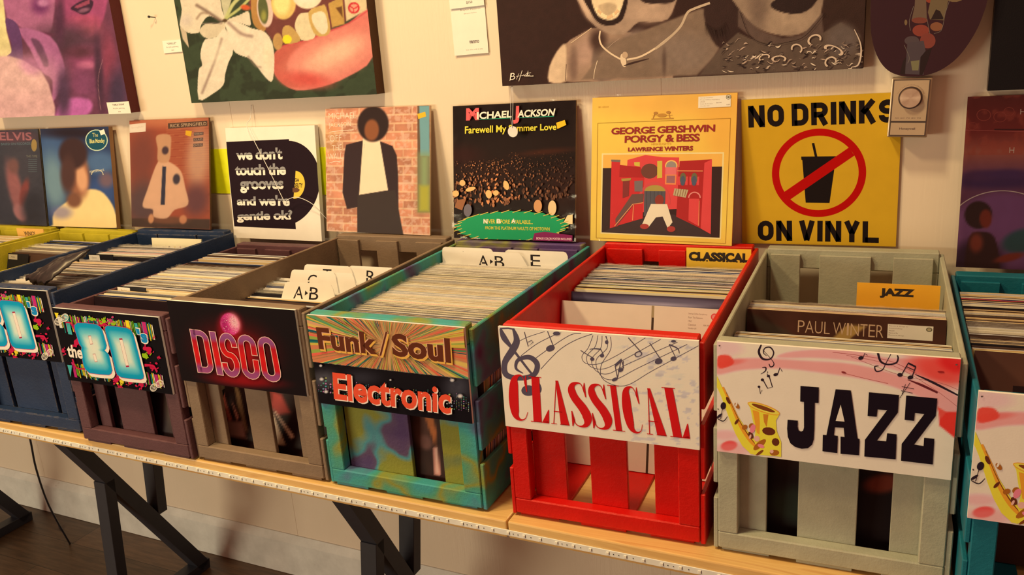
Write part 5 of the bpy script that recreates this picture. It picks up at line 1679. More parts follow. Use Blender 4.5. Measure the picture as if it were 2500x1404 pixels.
# white grooves sign
a = Art(0.309, 0.306, [(545, 318), (763, 315), (788, 585), (573, 581)], 1.0, (300, 280, 4.53))
BK = (38, 22, 24)
a.ell(1790, 770, 380, 455, BK, 8, 64); a.raw([a.m(p) for p in ((1122, 322), (1825, 300), (1925, 1258), (1235, 1240))], BK)
a.ring(1900, 785, 110, 148, 1, (236, 190, 60), 4, 40, -92, 90); a.text('HIGH', [(1865, 712), (1945, 718), (1945, 755), (1868, 750)], BK, .03); a.text('FIDELITY', [(1870, 765), (1988, 768), (1985, 815), (1874, 812)], BK, .03)
a.ell(1905, 840, 50, 26, (110, 70, 40)); a.poly([(1760, 560), (1856, 560), (1885, 930), (1800, 960)], BK)
W_, G_ = (244, 226, 190), (150, 138, 118)
for body, q in (("we don't", [(1236, 405), (1755, 385), (1760, 515), (1244, 520)]), ('touch the', [(1226, 572), (1795, 552), (1803, 680), (1236, 686)]), ('grooves', [(1284, 748), (1775, 740), (1782, 868), (1300, 880)]), ("and we're", [(1256, 915), (1845, 890), (1852, 1012), (1262, 1010)]), ('gentle ok?', [(1258, 1082), (1880, 1050), (1885, 1186), (1266, 1200)])):
    dsc = body[0] == 'g'
    m0 = .55 if dsc else .45
    a.text(body, q, None, .036, .95, bands=[(0, W_), (m0, W_), (m0 + .001, BK), (m0 + .045, BK), (m0 + .046, G_), (1, G_)])
me = a.mesh('canvas_sign', 0.014, (246, 226, 186), (236, 214, 172), M_PRINT)
stand('canvas_sign', me, -1.283, -0.0505, 0.3258, -0.0175, 0.306, 'white sign reading we dont touch the grooves, standing on the plum crate', 'sign')

# white string hanging in front of it
bm = bmesh.new()
sp = [(-1.189, -0.004, 0.69), (-1.192, -0.012, 0.655), (-1.196, -0.026, 0.636), (-1.170, -0.032, 0.590), (-1.130, -0.040, 0.520), (-1.076, -0.056, 0.432), (-1.066, -0.058, 0.440), (-1.03, -0.058, 0.4475), (-0.985, -0.056, 0.430), (-0.960, -0.045, 0.395), (-0.952, -0.016, 0.36)]
add_tube(bm, catmull(sp, 5), 0.0009, 6)
tag(obj('hanging_string', bm_mesh(bm, 'hanging_string', True), plain_mat('string_white', (236, 216, 190), 1.0, 0.6)), 'thin white string drooping across the grooves sign', 'string')

# portraits on the lime crates
a = Art(0.309, 0.306, [(108, 320), (274, 310), (295, 558), (132, 554)], 1.0, (0, 300, 3.344))
a.ground([FILL((46, 60, 84)), EL(450, 250, 120, 160, (66, 88, 112), .5), EL(480, 500, 90, 220, (110, 132, 128), .6, -8), EL(850, 330, 130, 90, (74, 98, 120), .5), EL(860, 560, 110, 120, (54, 74, 108), .6), EL(640, 90, 280, 50, (40, 30, 34), .8), EL(900, 470, 60, 60, (110, 84, 84), .6),
          PG([(470, 840), (480, 740), (600, 640), (730, 555), (850, 560), (930, 640), (975, 740), (978, 860), (472, 860)], (236, 196, 120), 10, 3), EL(660, 420, 100, 210, (150, 92, 60), .25, -8), EL(700, 460, 46, 110, (214, 150, 100), .4, -8), EL(630, 260, 115, 130, (62, 40, 36), .2), EL(590, 430, 60, 150, (78, 50, 42), .4), EL(640, 640, 60, 60, (120, 74, 50), .4), EL(540, 740, 80, 50, (110, 100, 130), .6, 0, .6)], 100, 100)
a.ell(820, 148, 92, 88, (190, 196, 150)); a.ell(820, 148, 84, 80, (24, 74, 80)); a.text('The', [(785, 90), (830, 88), (832, 120), (788, 124)], (214, 196, 110)); a.text('Blue Monday', [(762, 140), (885, 132), (887, 176), (765, 186)], (226, 206, 110), .02)
a.text('PERFORMANCE', [(765, 400), (880, 380), (884, 396), (768, 418)], (214, 196, 150)); a.ring(828, 430, 50, 44, .12, (210, 190, 140), 0, 24, 180, 360)
a.poly([(842, 72), (880, 56), (892, 92), (856, 108)], (240, 220, 190)); a.line([(440, 856), (985, 862)], 8, (50, 40, 34))
me = a.mesh('record_sleeve', 0.014, (40, 50, 70), (150, 104, 60), M_COVER)
stand('record_sleeve', me, -2.044, -0.066, 0.3425, -0.024, 0.306, 'blue portrait record sleeve with a teal oval, standing on the lime crate rim', 'record')
a = Art(0.314, 0.306, [(-118, 326), (95, 321), (127, 553), (-96, 552)], 1.0, (0, 300, 3.344))
a.ground([FILL((72, 72, 72)), EL(100, 420, 220, 260, (86, 80, 78), .7), EL(60, 560, 80, 240, (190, 116, 100), .4, -20), EL(110, 740, 90, 60, (206, 134, 116), .3, 30), EL(160, 570, 46, 110, (170, 84, 70), .4, 20), EL(40, 360, 60, 60, (150, 100, 84), .5), EL(30, 130, 260, 46, (110, 76, 76), .6), EL(260, 700, 120, 130, (60, 60, 60), .6)], 90, 90)
a.text('ELVIS', [(-120, 92), (250, 96), (252, 158), (-110, 160)], (196, 120, 110), .02); a.text('BASED ON RECORDS', [(-100, 178), (235, 172), (238, 190), (-98, 196)], (120, 140, 130)); a.ell(277, 195, 32, 48, (190, 150, 80)); a.text('THIS TIME', [(185, 272), (312, 270), (314, 290), (188, 290)], (150, 140, 110))
for i in range(7): a.line([(210, 305 + i * 16), (310, 304 + i * 16)], 4, (110, 118, 108))
me = a.mesh('record_sleeve', 0.006, (72, 72, 72), (90, 80, 60), M_GLOSS)
o = stand('record_sleeve', me, -2.369, -0.066, 0.3425, -0.024, 0.306, 'dark glossy record sleeve with pink letters at the far left above the WINGS card', 'record')
obj('plastic_sleeve', film_sheet(0.314, 0.306, seed=5, over=0.006), None, o)

# lime banner behind the white sign
o = obj('paper_banner', box_me('paper_banner', -1.45, -0.90, -0.0022, -0.0005, 0.444, 0.572, 0.0003), plain_mat('lime_paper', (232, 222, 0), 1.0, 0.6))
tag(o, 'bright lime strip on the wall showing both sides of the white sign', 'banner')

# ================================================================== PAINTINGS
def canvas(name, a, W, T, x, z, label, gr, side, cat='painting', roll=0.0):
    me = a.mesh(name, T, gr, side, M_CANVAS)
    o = obj(name, me, None, None, (x, -T - 0.001, z), (0, roll, 0))
    return tag(o, label, cat)


# purple portrait canvas: visible lower right part, extended upwards
a = Art(0.62, 0.52, [(-114.5, -134.2), (228.5, -196.2), (317.5, 275.8), (-15.9, 288.4)], 1.15, (0, 0, 4.3875))
qx = lambda L: L
a.ground([FILL((108, 56, 70)), PG([(-400, -500), (40, -500), (40, 0), (70, 330), (130, 560), (0, 700), (-600, 700)], (232, 206, 130), 10), PG([(60, -300), (570, -300), (560, 280), (480, 350), (330, 360), (180, 260), (70, 180)], (176, 100, 122), 14, 3), EL(430, 60, 90, 90, (110, 48, 84), .7), EL(460, 30, 60, 40, (186, 116, 140), .6),
          PG([(620, -300), (1140, -300), (1130, 120), (1060, 300), (960, 400), (840, 380), (640, 230)], (160, 70, 98), 16, 3), EL(960, 300, 110, 90, (186, 84, 96), .8), EL(900, 220, 150, 60, (178, 76, 96), .8), PG([(755, 90), (830, 30), (930, -10), (1000, 20), (960, 130), (880, 155), (800, 120)], (62, 34, 48), 8, 3), PG([(790, 75), (960, -10), (960, 40), (830, 90)], (150, 66, 80), 6), EL(900, 110, 60, 22, (136, 84, 96), .5, -15),
          EL(700, 420, 320, 160, (84, 52, 60), .8), EL(640, 200, 50, 250, (84, 44, 60), .8), EL(380, 380, 160, 34, (100, 40, 60), .7), PG([(200, 300), (540, 390), (680, 660), (680, 860), (560, 1100), (560, 860), (440, 760), (320, 520)], (176, 100, 130), 14, 3), PG([(330, 420), (420, 440), (500, 600), (520, 700), (470, 710), (420, 600)], (92, 56, 72), 16, 3, .8),
          PG([(60, 200), (170, 240), (230, 400), (245, 640), (220, 650), (180, 660), (110, 630), (75, 600), (120, 560), (120, 460), (80, 340)], (100, 60, 92), 5, 3), PG([(235, 640), (440, 760), (520, 900), (590, 1150), (590, 1340), (-900, 1400), (-900, 640), (100, 600)], (226, 170, 150), 14, 0), EL(150, 800, 400, 200, (240, 190, 160), .8, 0, .5), EL(330, 700, 130, 90, (200, 122, 150), .6, 30, .6),
          EL(900, 640, 140, 120, (150, 70, 96), .8), EL(930, 700, 90, 40, (206, 110, 130), .7), EL(860, 560, 150, 60, (92, 48, 56), .8), EL(900, 900, 160, 160, (130, 66, 90), .8), PG([(590, 1290), (640, 1120), (760, 1050), (940, 1060), (990, 1150), (900, 1260), (700, 1300)], (196, 100, 150), 25, 3), EL(1180, 700, 80, 340, (138, 60, 74), .6, -6), EL(1060, 800, 40, 380, (74, 44, 56), .7, -4), LN([(1100, 640), (1050, 860), (1080, 1180)], 5, (190, 130, 120), 4, 4, .7), EL(1260, 1000, 100, 260, (72, 50, 66), .7), EL(680, 1000, 70, 260, (84, 54, 70), .7), MOT(70, .10, 5), MOT(16, .05, 6)], 210, 170)
canvas('painting', a, .62, .037, -2.237, 0.687, 'purple and pink portrait canvas with a white shape, top left of the wall', (108, 56, 70), (92, 36, 30), roll=0.004)

# lips and lily canvas
a = Art(0.617, 0.46, [(393.1, -183.9), (864.9, -266.4), (919.9, 230.1), (467.6, 252.0)], 1.12, (420, 0, 4.63))
ST = (232, 206, 160); SH = (150, 116, 92); CRN = (226, 202, 150)
GRN = (58, 66, 40)
a.ground([FILL(GRN), NZ(120, (44, 46, 28), .45, .6, 2, 1, 1, .7), PG([(560, -1400), (2500, -1400), (2500, 60), (2200, 120), (1700, 380), (1200, 520), (1100, 420), (880, 100)], (116, 58, 46), 20, 0), PG([(900, -400), (1440, -400), (1400, 130), (1180, 220), (900, 60)], (140, 72, 56), 10),
          PG([(1140, 640), (1250, 520), (1500, 460), (1760, 350), (2000, 260), (2240, 100), (2270, 640), (2000, 860), (1700, 980), (1400, 1020), (1200, 900), (1140, 760)], (222, 116, 92), 8, 3), PG([(1140, 640), (1250, 520), (1500, 460), (1760, 360), (1400, 560), (1300, 800), (1500, 970), (1300, 980), (1160, 840)], (190, 84, 62), 26, 3, .8), EL(1800, 640, 420, 190, (238, 158, 118), .8, -22), EL(1850, 600, 260, 90, (244, 184, 136), .9, -26), LN([(1250, 520), (1500, 460), (1760, 360), (2000, 260), (2230, 110)], 16, (206, 70, 66), 8, 4, .8), EL(1520, 900, 240, 80, (214, 84, 66), .8, 8),
          # teeth
          PG([(900, -80), (990, -60), (1060, 330), (960, 320), (900, 200)], (178, 124, 60), 5, 3), EL(1050, 110, 90, 200, (222, 184, 150), .06, -6), EL(1030, 110, 56, 160, (92, 90, 46), .12, -6), EL(1035, 180, 30, 60, (150, 140, 60), .6), EL(1260, 30, 140, 190, (222, 178, 90), .06), EL(1240, 20, 95, 150, (246, 212, 120), .3), EL(1530, -60, 170, 160, (240, 212, 160), .06), EL(1500, -70, 110, 90, (248, 226, 180), .7),
          PG([(1390, 260), (1440, 160), (1540, 145), (1590, 200), (1620, 400), (1560, 450), (1460, 450), (1400, 350)], (226, 198, 140), 5, 3), PG([(1540, 140), (1680, 65), (1740, 80), (1790, 350), (1700, 410), (1600, 370)], (206, 160, 80), 5, 3), PG([(1580, 170), (1690, 130), (1740, 180), (1760, 330), (1700, 390), (1610, 300)], (230, 206, 154), 5, 3), PG([(1765, 40), (1925, -40), (1950, 270), (1810, 310)], (196, 146, 66), 6), PG([(1850, 90), (1920, 70), (1930, 200)], (110, 66, 30), 8), PG([(1940, -100), (2200, -100), (2200, 110), (1970, 240)], (222, 190, 130), 8),
          PG([(1245, 340), (1300, 285), (1380, 330), (1450, 460), (1280, 490)], (196, 150, 76), 5, 3), EL(1195, 470, 55, 95, (190, 140, 74), .1), EL(1300, 445, 52, 50, (246, 212, 40), .1), EL(2055, 90, 66, 66, (206, 40, 44), .1), EL(2055, 90, 46, 46, (226, 150, 110), .1), LN([(2010, 70), (2050, 95), (2100, 80)], 14, (206, 40, 44), 3), LN([(2050, 95), (2055, 140)], 14, (206, 40, 44), 3),
          # lily
          PG([(90, 250), (110, 100), (90, -200), (480, -200), (560, 100), (600, 240), (420, 180), (330, 280), (300, 370), (180, 370), (95, 300)], (224, 198, 152), 4, 3), PG([(90, 300), (160, 360), (190, 540), (120, 440)], (206, 176, 130), 4), PG([(560, 60), (520, -300), (760, -300), (640, 100), (600, 230)], (196, 180, 130), 6), LN([(600, 230), (680, 60), (800, -60)], 40, (196, 186, 110), 10, 4), LN([(620, 200), (760, 100), (880, -20)], 30, (184, 176, 96), 8, 4), EL(830, 85, 55, 30, (206, 84, 40), .4, 10),
          PG([(310, 340), (380, 270), (500, 270), (590, 250), (600, 330), (520, 410), (390, 430), (330, 390)], (216, 190, 142), 4, 3), PG([(620, 230), (760, 170), (860, 130), (885, 220), (880, 290), (760, 260)], (222, 196, 150), 4, 3), PG([(600, 240), (760, 260), (900, 320), (1060, 370), (1150, 560), (1140, 900), (1060, 880), (900, 680), (760, 620), (690, 560), (640, 400)], ST, 4, 3), PG([(600, 320), (690, 560), (640, 700), (600, 840), (580, 960), (460, 1060), (300, 1125), (300, 800), (340, 740), (320, 610), (370, 450), (500, 420)], ST, 4, 3),
          LN([(560, 440), (470, 720), (340, 1050)], 26, SH, 18, 4, .8), LN([(640, 260), (780, 380), (900, 410)], 34, SH, 20, 4, .8), LN([(280, 60), (380, 120), (560, 240)], 34, (130, 100, 76), 18, 4, .9), LN([(280, 210), (330, 150), (400, 150)], 24, (150, 116, 84), 14, 4, .7), LN([(860, 640), (940, 740), (1000, 760)], 22, SH, 14, 4, .6), EL(1080, 640, 50, 160, (240, 214, 160), .8, 0, .7), EL(480, 600, 60, 140, (236, 212, 164), .8, 20, .6), EL(598, 232, 26, 20, (90, 60, 34), .5), EL(160, 230, 60, 60, (206, 180, 150), .8, 0, .6), LN([(345, 270), (450, 262), (560, 268)], 14, (140, 110, 90), 8, 4, .7), MOT(50, .05, 5), MOT(14, .03, 3)], 260, 180)
canvas('painting', a, .617, .035, -1.373, 0.7035, 'canvas of pink lips with gold teeth and a white lily', GRN, (84, 50, 24))

# black and white faces canvas
a = Art(0.764, 0.44, [(1190.4, -301.9), (2133.7, -462.1), (2105.6, 167.0), (1226.5, 210.6)], 0.8, (1080, 0, 4.464))


def zz(x, y): return (((1600 + x / 2.778) - 1080) * 4.464, (y / 2.778) * 4.464)


ZB = lambda L: [zz(*p) for p in L]
Zr = 4.464 / 2.778
zE = lambda cx, cy, rx, ry, c, soft=.3, ang=0, al=1.0: EL(*zz(cx, cy), rx * Zr, ry * Zr, c, soft, ang, al)
a.ground([FILL((46, 24, 18)), PG([(1160, 890), (1170, 720), (1250, 560), (1400, 430), (1620, 310), (1750, 300), (2300, 400), (2500, 600), (2520, 900)], (146, 112, 82), 5, 0), PG([(1162, 890), (1172, 720), (1250, 560), (1340, 480), (1350, 700), (1340, 890)], (196, 160, 116), 14, 3), EL(1560, 560, 110, 170, (160, 122, 94), .7, 20), EL(1430, 700, 40, 170, (112, 82, 62), .8), PG([(1640, 560), (1720, 480), (1900, 520), (1960, 640), (1900, 840), (1650, 870)], (112, 86, 66), 20, 3), EL(1700, 440, 90, 120, (62, 38, 28), .6),
          PG([(1430, -300), (2500, -300), (2500, 150), (2330, 240), (2140, 240), (2000, 360), (1850, 376), (1720, 320), (1640, 260), (1540, 120)], (150, 118, 88), 8, 3), EL(2250, 120, 180, 120, (170, 134, 100), .7), EL(1560, 60, 50, 140, (196, 156, 116), .7, -20), PG([(1550, -60), (1990, -60), (1985, 160), (1920, 250), (1800, 282), (1690, 240), (1610, 120)], (38, 20, 16), 6, 3), PG([(1640, -60), (1960, -60), (1940, 120), (1880, 205), (1760, 210), (1670, 130)], (214, 180, 126), 6, 3), PG([(1700, 60), (1810, 30), (1900, 60), (1880, 130), (1800, 170), (1730, 130)], (176, 144, 100), 12, 3), PG([(2150, -60), (2520, -60), (2500, 30), (2260, 40), (2170, 10)], (44, 26, 22), 6, 3),
          EL(2100, 620, 340, 200, (104, 80, 60), .5), EL(2130, 430, 120, 110, (120, 94, 74), .6), EL(2250, 640, 240, 160, (124, 96, 74), .6), EL(1860, 560, 130, 70, (92, 68, 50), .6),
          PG(ZB([(-320, 300), (300, 60), (420, 60), (560, 200), (540, 300), (430, 330), (400, 380), (280, 510), (-500, 540)]), (116, 90, 66), 16, 0), zE(200, 360, 190, 130, (120, 96, 74), .6), zE(60, 420, 14, 90, (74, 52, 40), .7, 0, .7), PG(ZB([(330, 40), (450, -60), (560, -60), (580, 180), (540, 300), (440, 330), (360, 220)]), (48, 28, 22), 12, 3),
          PG(ZB([(500, -160), (1190, -160), (1150, 60), (1060, 180), (960, 235), (860, 240), (720, 200), (590, 90)]), (134, 106, 78), 6, 3), zE(900, 130, 220, 90, (150, 120, 88), .7), zE(700, 60, 60, 130, (104, 80, 60), .8), PG(ZB([(780, 30), (880, -30), (1100, -40), (1060, 50), (980, 92), (900, 92), (820, 70)]), (40, 24, 20), 5, 3), PG(ZB([(1180, -200), (1500, -200), (1500, 480), (1300, 480), (1100, 200)]), (50, 30, 22), 10),
          PG(ZB([(560, 60), (700, 210), (860, 260), (1000, 240), (1130, 90), (1140, 250), (880, 310), (700, 290), (560, 180)]), (84, 62, 48), 8, 0), PG(ZB([(440, 330), (560, 220), (640, 260), (800, 300), (1000, 270), (1140, 220), (1260, 150), (1390, 240), (1400, 400), (1390, 470), (300, 510)]), (84, 64, 48), 8, 0), zE(1270, 270, 100, 110, (92, 74, 60), .4), MOT(60, .08, 5)], 280, 160)
LIG = (206, 172, 126)
a.line([(1720, 335), (1712, 420), (1740, 500), (1830, 580), (1940, 645)], [16, 18, 18, 18, 18], LIG, 7); a.line([(2010, 650), (2150, 620), (2300, 540), (2420, 450), (2540, 350)], [20, 20, 20, 20, 18], LIG, 7)
a.line(ZB([(0, 330), (80, 270), (170, 180), (215, 90), (260, 60), (370, 20)]), 26, (176, 146, 108), 6)
a.ell(1972, 660, 30, 74, LIG, -12); a.ell(1990, 600, 32, 36, (176, 140, 100)); a.line([(1975, 720), (2060, 690), (2250, 640)], [4, 22, 8], (56, 34, 26), 4)
r = random.Random(6)
for i in range(13): t = i / 12; a.ell(1680 + 250 * t, 130 + 60 * math.sin(PI * t) - 60 * abs(t - .5), 15, 19, r.choice([(226, 190, 130), (206, 160, 104)]), 0, 12)
a.line([(1800, 525), (1860, 470), (1930, 420)], 4, (176, 140, 106)); a.line([(1650, 860), (1660, 770), (1690, 660)], 6, (220, 186, 140), 4); a.line([(1340, 880), (1350, 700)], 5, (84, 56, 40)); a.line([(1400, 470), (1540, 370), (1625, 305)], 6, (214, 176, 126), 4)
for i in range(230):
    x = r.uniform(440, 1395); y = r.uniform(250, 480)
    if y < 300 + abs(x - 900) * -.1 + 20: continue
    t = r.uniform(-.9, .5)
    L = r.uniform(14, 44)
    a.line(ZB([(x, y), (x + L * .5, y + t * L * .5 + r.uniform(-10, 10)), (x + L, y + t * L)]), [3, r.uniform(6, 16), 2], r.choice([(206, 176, 136), (140, 112, 86), (56, 38, 32), (40, 26, 22), (170, 136, 104), (110, 86, 66)]), 4)
for cx, cy, rx, ry in ((1080, 270, 50, 36), (960, 330, 40, 34), (1190, 420, 44, 36), (1210, 340, 70, 30), (740, 390, 40, 22), (840, 400, 50, 24)): a.ring(*zz(cx, cy), rx * Zr, ry * Zr, .28, (190, 158, 120), r.uniform(-30, 30), 20, 150, 400)
a.line(ZB([(1350, 200), (1390, 290), (1395, 370), (1375, 440), (1330, 455)]), [8, 14, 18, 16, 6], (190, 160, 124), 5); a.line(ZB([(575, 80), (640, 240), (760, 300), (900, 285), (1020, 240), (1150, 90)]), 5, (36, 20, 16), 5)
for i in range(16): t = i / 15; a.line(ZB([(340 + 130 * t, 150 + 160 * t * (1 - t)), (350 + 140 * t + r.uniform(-10, 10), 215 + 100 * t * (1 - t) + r.uniform(0, 40))]), [8, 2], (44, 26, 20))
a.text('B', [(748, 798), (800, 790), (800, 862), (740, 875)], WHT, -.01); a.line([(740, 880), (765, 795)], 5, WHT); a.line([(812, 865), (840, 800)], 4, WHT); a.line([(838, 885), (875, 768)], 5, WHT); a.line([(808, 832), (880, 822)], 4, WHT)
a.line([(880, 825), (895, 815), (900, 828), (915, 812), (925, 828), (940, 770), (935, 828), (955, 815), (965, 828), (998, 824)], 5, WHT, 3); a.line([(920, 800), (972, 792)], 4, WHT); a.line([(900, 830), (998, 830)], 4, WHT)
canvas('painting', a, .764, .030, -0.4135, 0.7075, 'black and white canvas of two cropped faces, one open mouthed', (46, 24, 18), (60, 30, 22))

# plain black canvas at the right edge
a = mmart(460, 400, 0.5)
a.ground([FILL((12, 8, 8)), MOT(60, .1, 2)], 10, 10)
canvas('painting', a, .46, .030, 0.5625, 0.657, 'plain black canvas at the top right edge of the frame', (12, 8, 8), (60, 46, 34))


# ---------------------------------------------------------------- small cards on the wall
def wall_card(W, H, x, y, z, rows, label, e=1.0, roll=0.0, c=(244, 222, 182), name='price_card', cat='card', T=0.0006, tilt=0.0, extra=None):
    a = mmart(W, H, e)
    for t_, x0, y0, x1, y1, off in rows: a.text(t_, [(x0, y0), (x1, y0), (x1, y1), (x0, y1)], (110, 88, 76), off)
    if extra: extra(a)
    o = obj(name, a.mesh(name, T, c, c, M_PAPER), None, None, (x, y, z), (-tilt, roll, 0))
    return tag(o, label, cat)


wall_card(70, 33, -1.478, -0.0035, 0.8425, [('"GRILLZ"', 16, 6, 52, 11, .02), ('Acrylic painting', 12, 16, 58, 20.5, 0), ('$250', 30, 25, 40, 28.5, 0)], 'small white card reading GRILLZ left of the lips canvas', tilt=0.03)
wall_card(92, 34, -1.7035, -0.0400, 0.6835, [('"FAMILIA DREAM"', 22, 5, 72, 10, .02), ('Acrylic painting', 22, 16, 70, 21, 0), ('$250', 42, 26, 52, 30, 0)], 'small white card tucked on the lower corner of the purple canvas')
wall_card(90, 110, -0.5460, -0.0045, 0.7815, [('Brayton Haueron', 26, 8, 78, 13, -.01), ('@brayton-haueron', 34, 17, 68, 20, -.01), ('venmo', 42, 79, 68, 86, .03), ('Scan this code to pay', 32, 98, 76, 101.5, -.01)], 'long white payment card pinned left of the black and white canvas', tilt=0.02, roll=-0.02)
wall_card(90, 60, -0.5470, -0.0062, 0.8865, [('$150', 44, 47, 60, 53.5, .02), ('Acrylic painting', 24, 34, 72, 40, 0)], 'white 150 dollar price card directly above the long payment card', tilt=0.02, roll=-0.02)

# nail hook
bm = bmesh.new()
add_tube(bm, [(0, -0.0005, 0), (0, -0.014, 0.001), (-0.004, -0.018, 0.002)], 0.0013, 8); add_tube(bm, [(-0.004, -0.019, 0.0005), (-0.0045, -0.017, 0.0035)], 0.0035, 10)
tag(obj('wall_nail', bm_mesh(bm, 'wall_nail', True), M_DARK, None, (-1.491, 0, 0.940)), 'dark bent nail in the wall beside the purple canvas', 'nail')

# round price tag on its string
t = empty('hanging_tag', (-0.3835, -0.055, 0.6065), label='round white price tag on a thread over the crowd record sleeve', cat='price tag')
bm = bmesh.new()
r_ = bmesh.ops.create_cone(bm, cap_ends=True, segments=28, radius1=0.0125, radius2=0.0125, depth=0.0008, matrix=Matrix.Rotation(PI / 2, 4, 'X') @ Matrix.Identity(4))
obj('tag_disc', bm_mesh(bm, 'tag_disc'), plain_mat('tag_card', (236, 214, 180), 1, .7), t)
bm = bmesh.new()
add_tube(bm, [(0, -0.001, 0.009), (-0.003, 0.0, 0.03), (-0.005, 0.012, 0.075), (-0.008, 0.028, 0.1002)], 0.0006, 5); add_tube(bm, [(0, -0.001, 0.009), (0.002, 0.0, 0.03), (0.001, 0.012, 0.075), (-0.006, 0.028, 0.1002)], 0.0006, 5)
obj('thread', bm_mesh(bm, 'thread', True), plain_mat('thread_white', (226, 206, 180), 1, .6), t)

# ---------------------------------------------------------------- skateboard deck
def deck():
    outline = [(0.360, 0.95), (0.3605, 0.84), (0.3635, 0.775), (0.3745, 0.733), (0.392, 0.706), (0.414, 0.693), (0.438, 0.689), (0.462, 0.691), (0.487, 0.7005), (0.512, 0.722), (0.533, 0.757), (0.545, 0.792), (0.550, 0.83), (0.5505, 0.95)]
    low = [tuple(p) for p in catmull(outline, 5)]
    return [(float(p[0]), float(p[1])) for p in low] + [(0.5505, 1.30), (0.535, 1.38), (0.50, 1.43), (0.455, 1.445), (0.41, 1.43), (0.375, 1.38), (0.360, 1.30)]


OL = deck()
x0, z0 = 0.360, 0.689
a = Art(0.191, 0.76, homog_q := [(2126, 0), (2410, 0), (2420, 186), (2128, 186)], 0.85, (2080, 0, 4.012))
Hpx = homog([(2126, 0), (2410, 0), (2228, 186), (2143, 144)], [(0.361, 0.830), (0.549, 0.814), (0.438, 0.690), (0.377, 0.724)])
a.Hm = Matrix(((1, 0, -x0), (0, 1, -z0), (0, 0, 1))); a.Hm = np.array(a.Hm) @ Hpx
GB = (40, 12, 20)
CR_ = (120, 50, 34); GY = (70, 56, 52); TN = (110, 84, 50)
a.ell(1000, -180, 170, 200, TN); a.ell(760, -160, 90, 190, (132, 52, 30)); a.poly([(610, 60), (640, -500), (700, -500), (730, 180), (580, 200)], (96, 74, 52)); a.poly([(740, 120), (780, -60), (900, -120), (960, -100), (900, 200), (760, 190)], (100, 80, 50))
a.poly([(820, 90), (860, 110), (900, 190), (770, 190)], (24, 14, 14)); a.ell(660, 200, 78, 30, (108, 50, 34)); a.ell(672, 300, 82, 58, (124, 50, 34)); a.ell(825, 262, 62, 44, (120, 70, 40)); a.ell(740, 400, 76, 76, (116, 50, 36)); a.ell(585, 400, 72, 46, GY); a.poly([(540, 420), (700, 400), (720, 500), (700, 735), (470, 720), (530, 600)], (66, 54, 52)); a.poly([(575, 600), (660, 590), (650, 690), (590, 690)], (110, 100, 62)); a.poly([(670, 560), (720, 500), (780, 470), (740, 600), (690, 735), (660, 735)], (20, 10, 12)); a.poly([(470, 720), (500, 600), (530, 560), (520, 735)], (24, 14, 14)); a.ell(525, 220, 14, 28, TN)
for P in ([(600, 60), (560, 200), (570, 300)], [(730, 180), (760, 330)], [(900, 190), (870, 300), (800, 330)], [(960, -20), (890, 190)], [(510, 440), (560, 560), (545, 620)]): a.line(P, 4, (110, 96, 76), 4)
V, F, C = [], [], []
n = len(OL)
T_ = 0.011
cf = a.c(GB); cs_ = a.c((150, 84, 50))
V += [(p[0] - x0, 0, p[1] - z0) for p in OL] + [(p[0] - x0, T_, p[1] - z0) for p in OL]
for q in tessellate_polygon([[Vector((p[0], p[1], 0)) for p in OL]]):
    s_ = (OL[q[1]][0] - OL[q[0]][0]) * (OL[q[2]][1] - OL[q[0]][1]) - (OL[q[2]][0] - OL[q[0]][0]) * (OL[q[1]][1] - OL[q[0]][1])
    q = tuple(q) if s_ > 0 else tuple(q)[::-1]
    F.append(q); C += [cf] * 3; F.append(tuple(i + n for i in q[::-1])); C += [cf] * 3
for i in range(n):
    j = (i + 1) % n
    F.append((i, j, j + n, i + n)); C += [cs_] * 4
from mathutils.geometry import intersect_point_tri_2d
for P, k in a.pol:
    ar = sum(P[i - 1][0] * P[i][1] - P[i][0] * P[i - 1][1] for i in range(len(P)))
    if ar < 0: P = P[::-1]
    b = len(V); V += [(p[0], -0.0001 - k * 1.2e-5, p[1]) for p in P]; F.append(tuple(range(b, b + len(P)))); C += [p[2:5] for p in P]
me = bpy.data.meshes.new('skateboard_deck')
me.from_pydata([tuple(map(float, v)) for v in V], [], F)
at = me.color_attributes.new('Col', 'FLOAT_COLOR', 'CORNER')
buf = np.ones((len(C), 4), np.float32); buf[:, :3] = np.array(C, np.float32)
at.data.foreach_set('color', buf.ravel())
me.materials.append(M_GLOSS)
bmx = bmesh.new(); bmx.from_mesh(me); bmx.free()
dk = empty('skateboard_deck', (x0, -0.050, z0), label='dark maroon skateboard deck with a bony arm, hung above the thermostat', cat='skateboard')
obj('deck_board', me, None, dk)
obj('wall_mount', box_me('wall_mount', 0.07, 0.12, T_, 0.0485, 0.20, 0.24, .002), M_DARK, dk)

# ---------------------------------------------------------------- thermostat
th = empty('thermostat', (0.400, -0.046, 0.5785), label='gold metal wall thermostat with a round dial beside the yellow notice', cat='thermostat')
M_BRASS = plain_mat('brushed_gold_metal', (160, 130, 88), 0.75, 0.38, 0.75)
M_BRASS2 = plain_mat('champagne_face', (176, 146, 100), 0.62, 0.45, 0.35)
W_, H_ = 0.0685, 0.1095
th.rotation_euler = (0, 0.03, 0)
bm = bmesh.new(); add_box(bm, 0, W_, 0.0, 0.039, 0, H_, 0.002, 2)
obj('housing', bm_mesh(bm, 'housing'), M_BRASS, th)
a = mmart(62, 103.4, 0.62)
F_ = (150, 120, 82)
a.poly([(0, 0), (62, 0), (62, 103.4), (0, 103.4)], (52, 40, 30)); a.poly([(1.6, 1.6), (60.4, 1.6), (60.4, 75.5), (1.6, 75.5)], F_); a.poly([(1.6, 79), (60.4, 79), (60.4, 101.8), (1.6, 101.8)], F_)
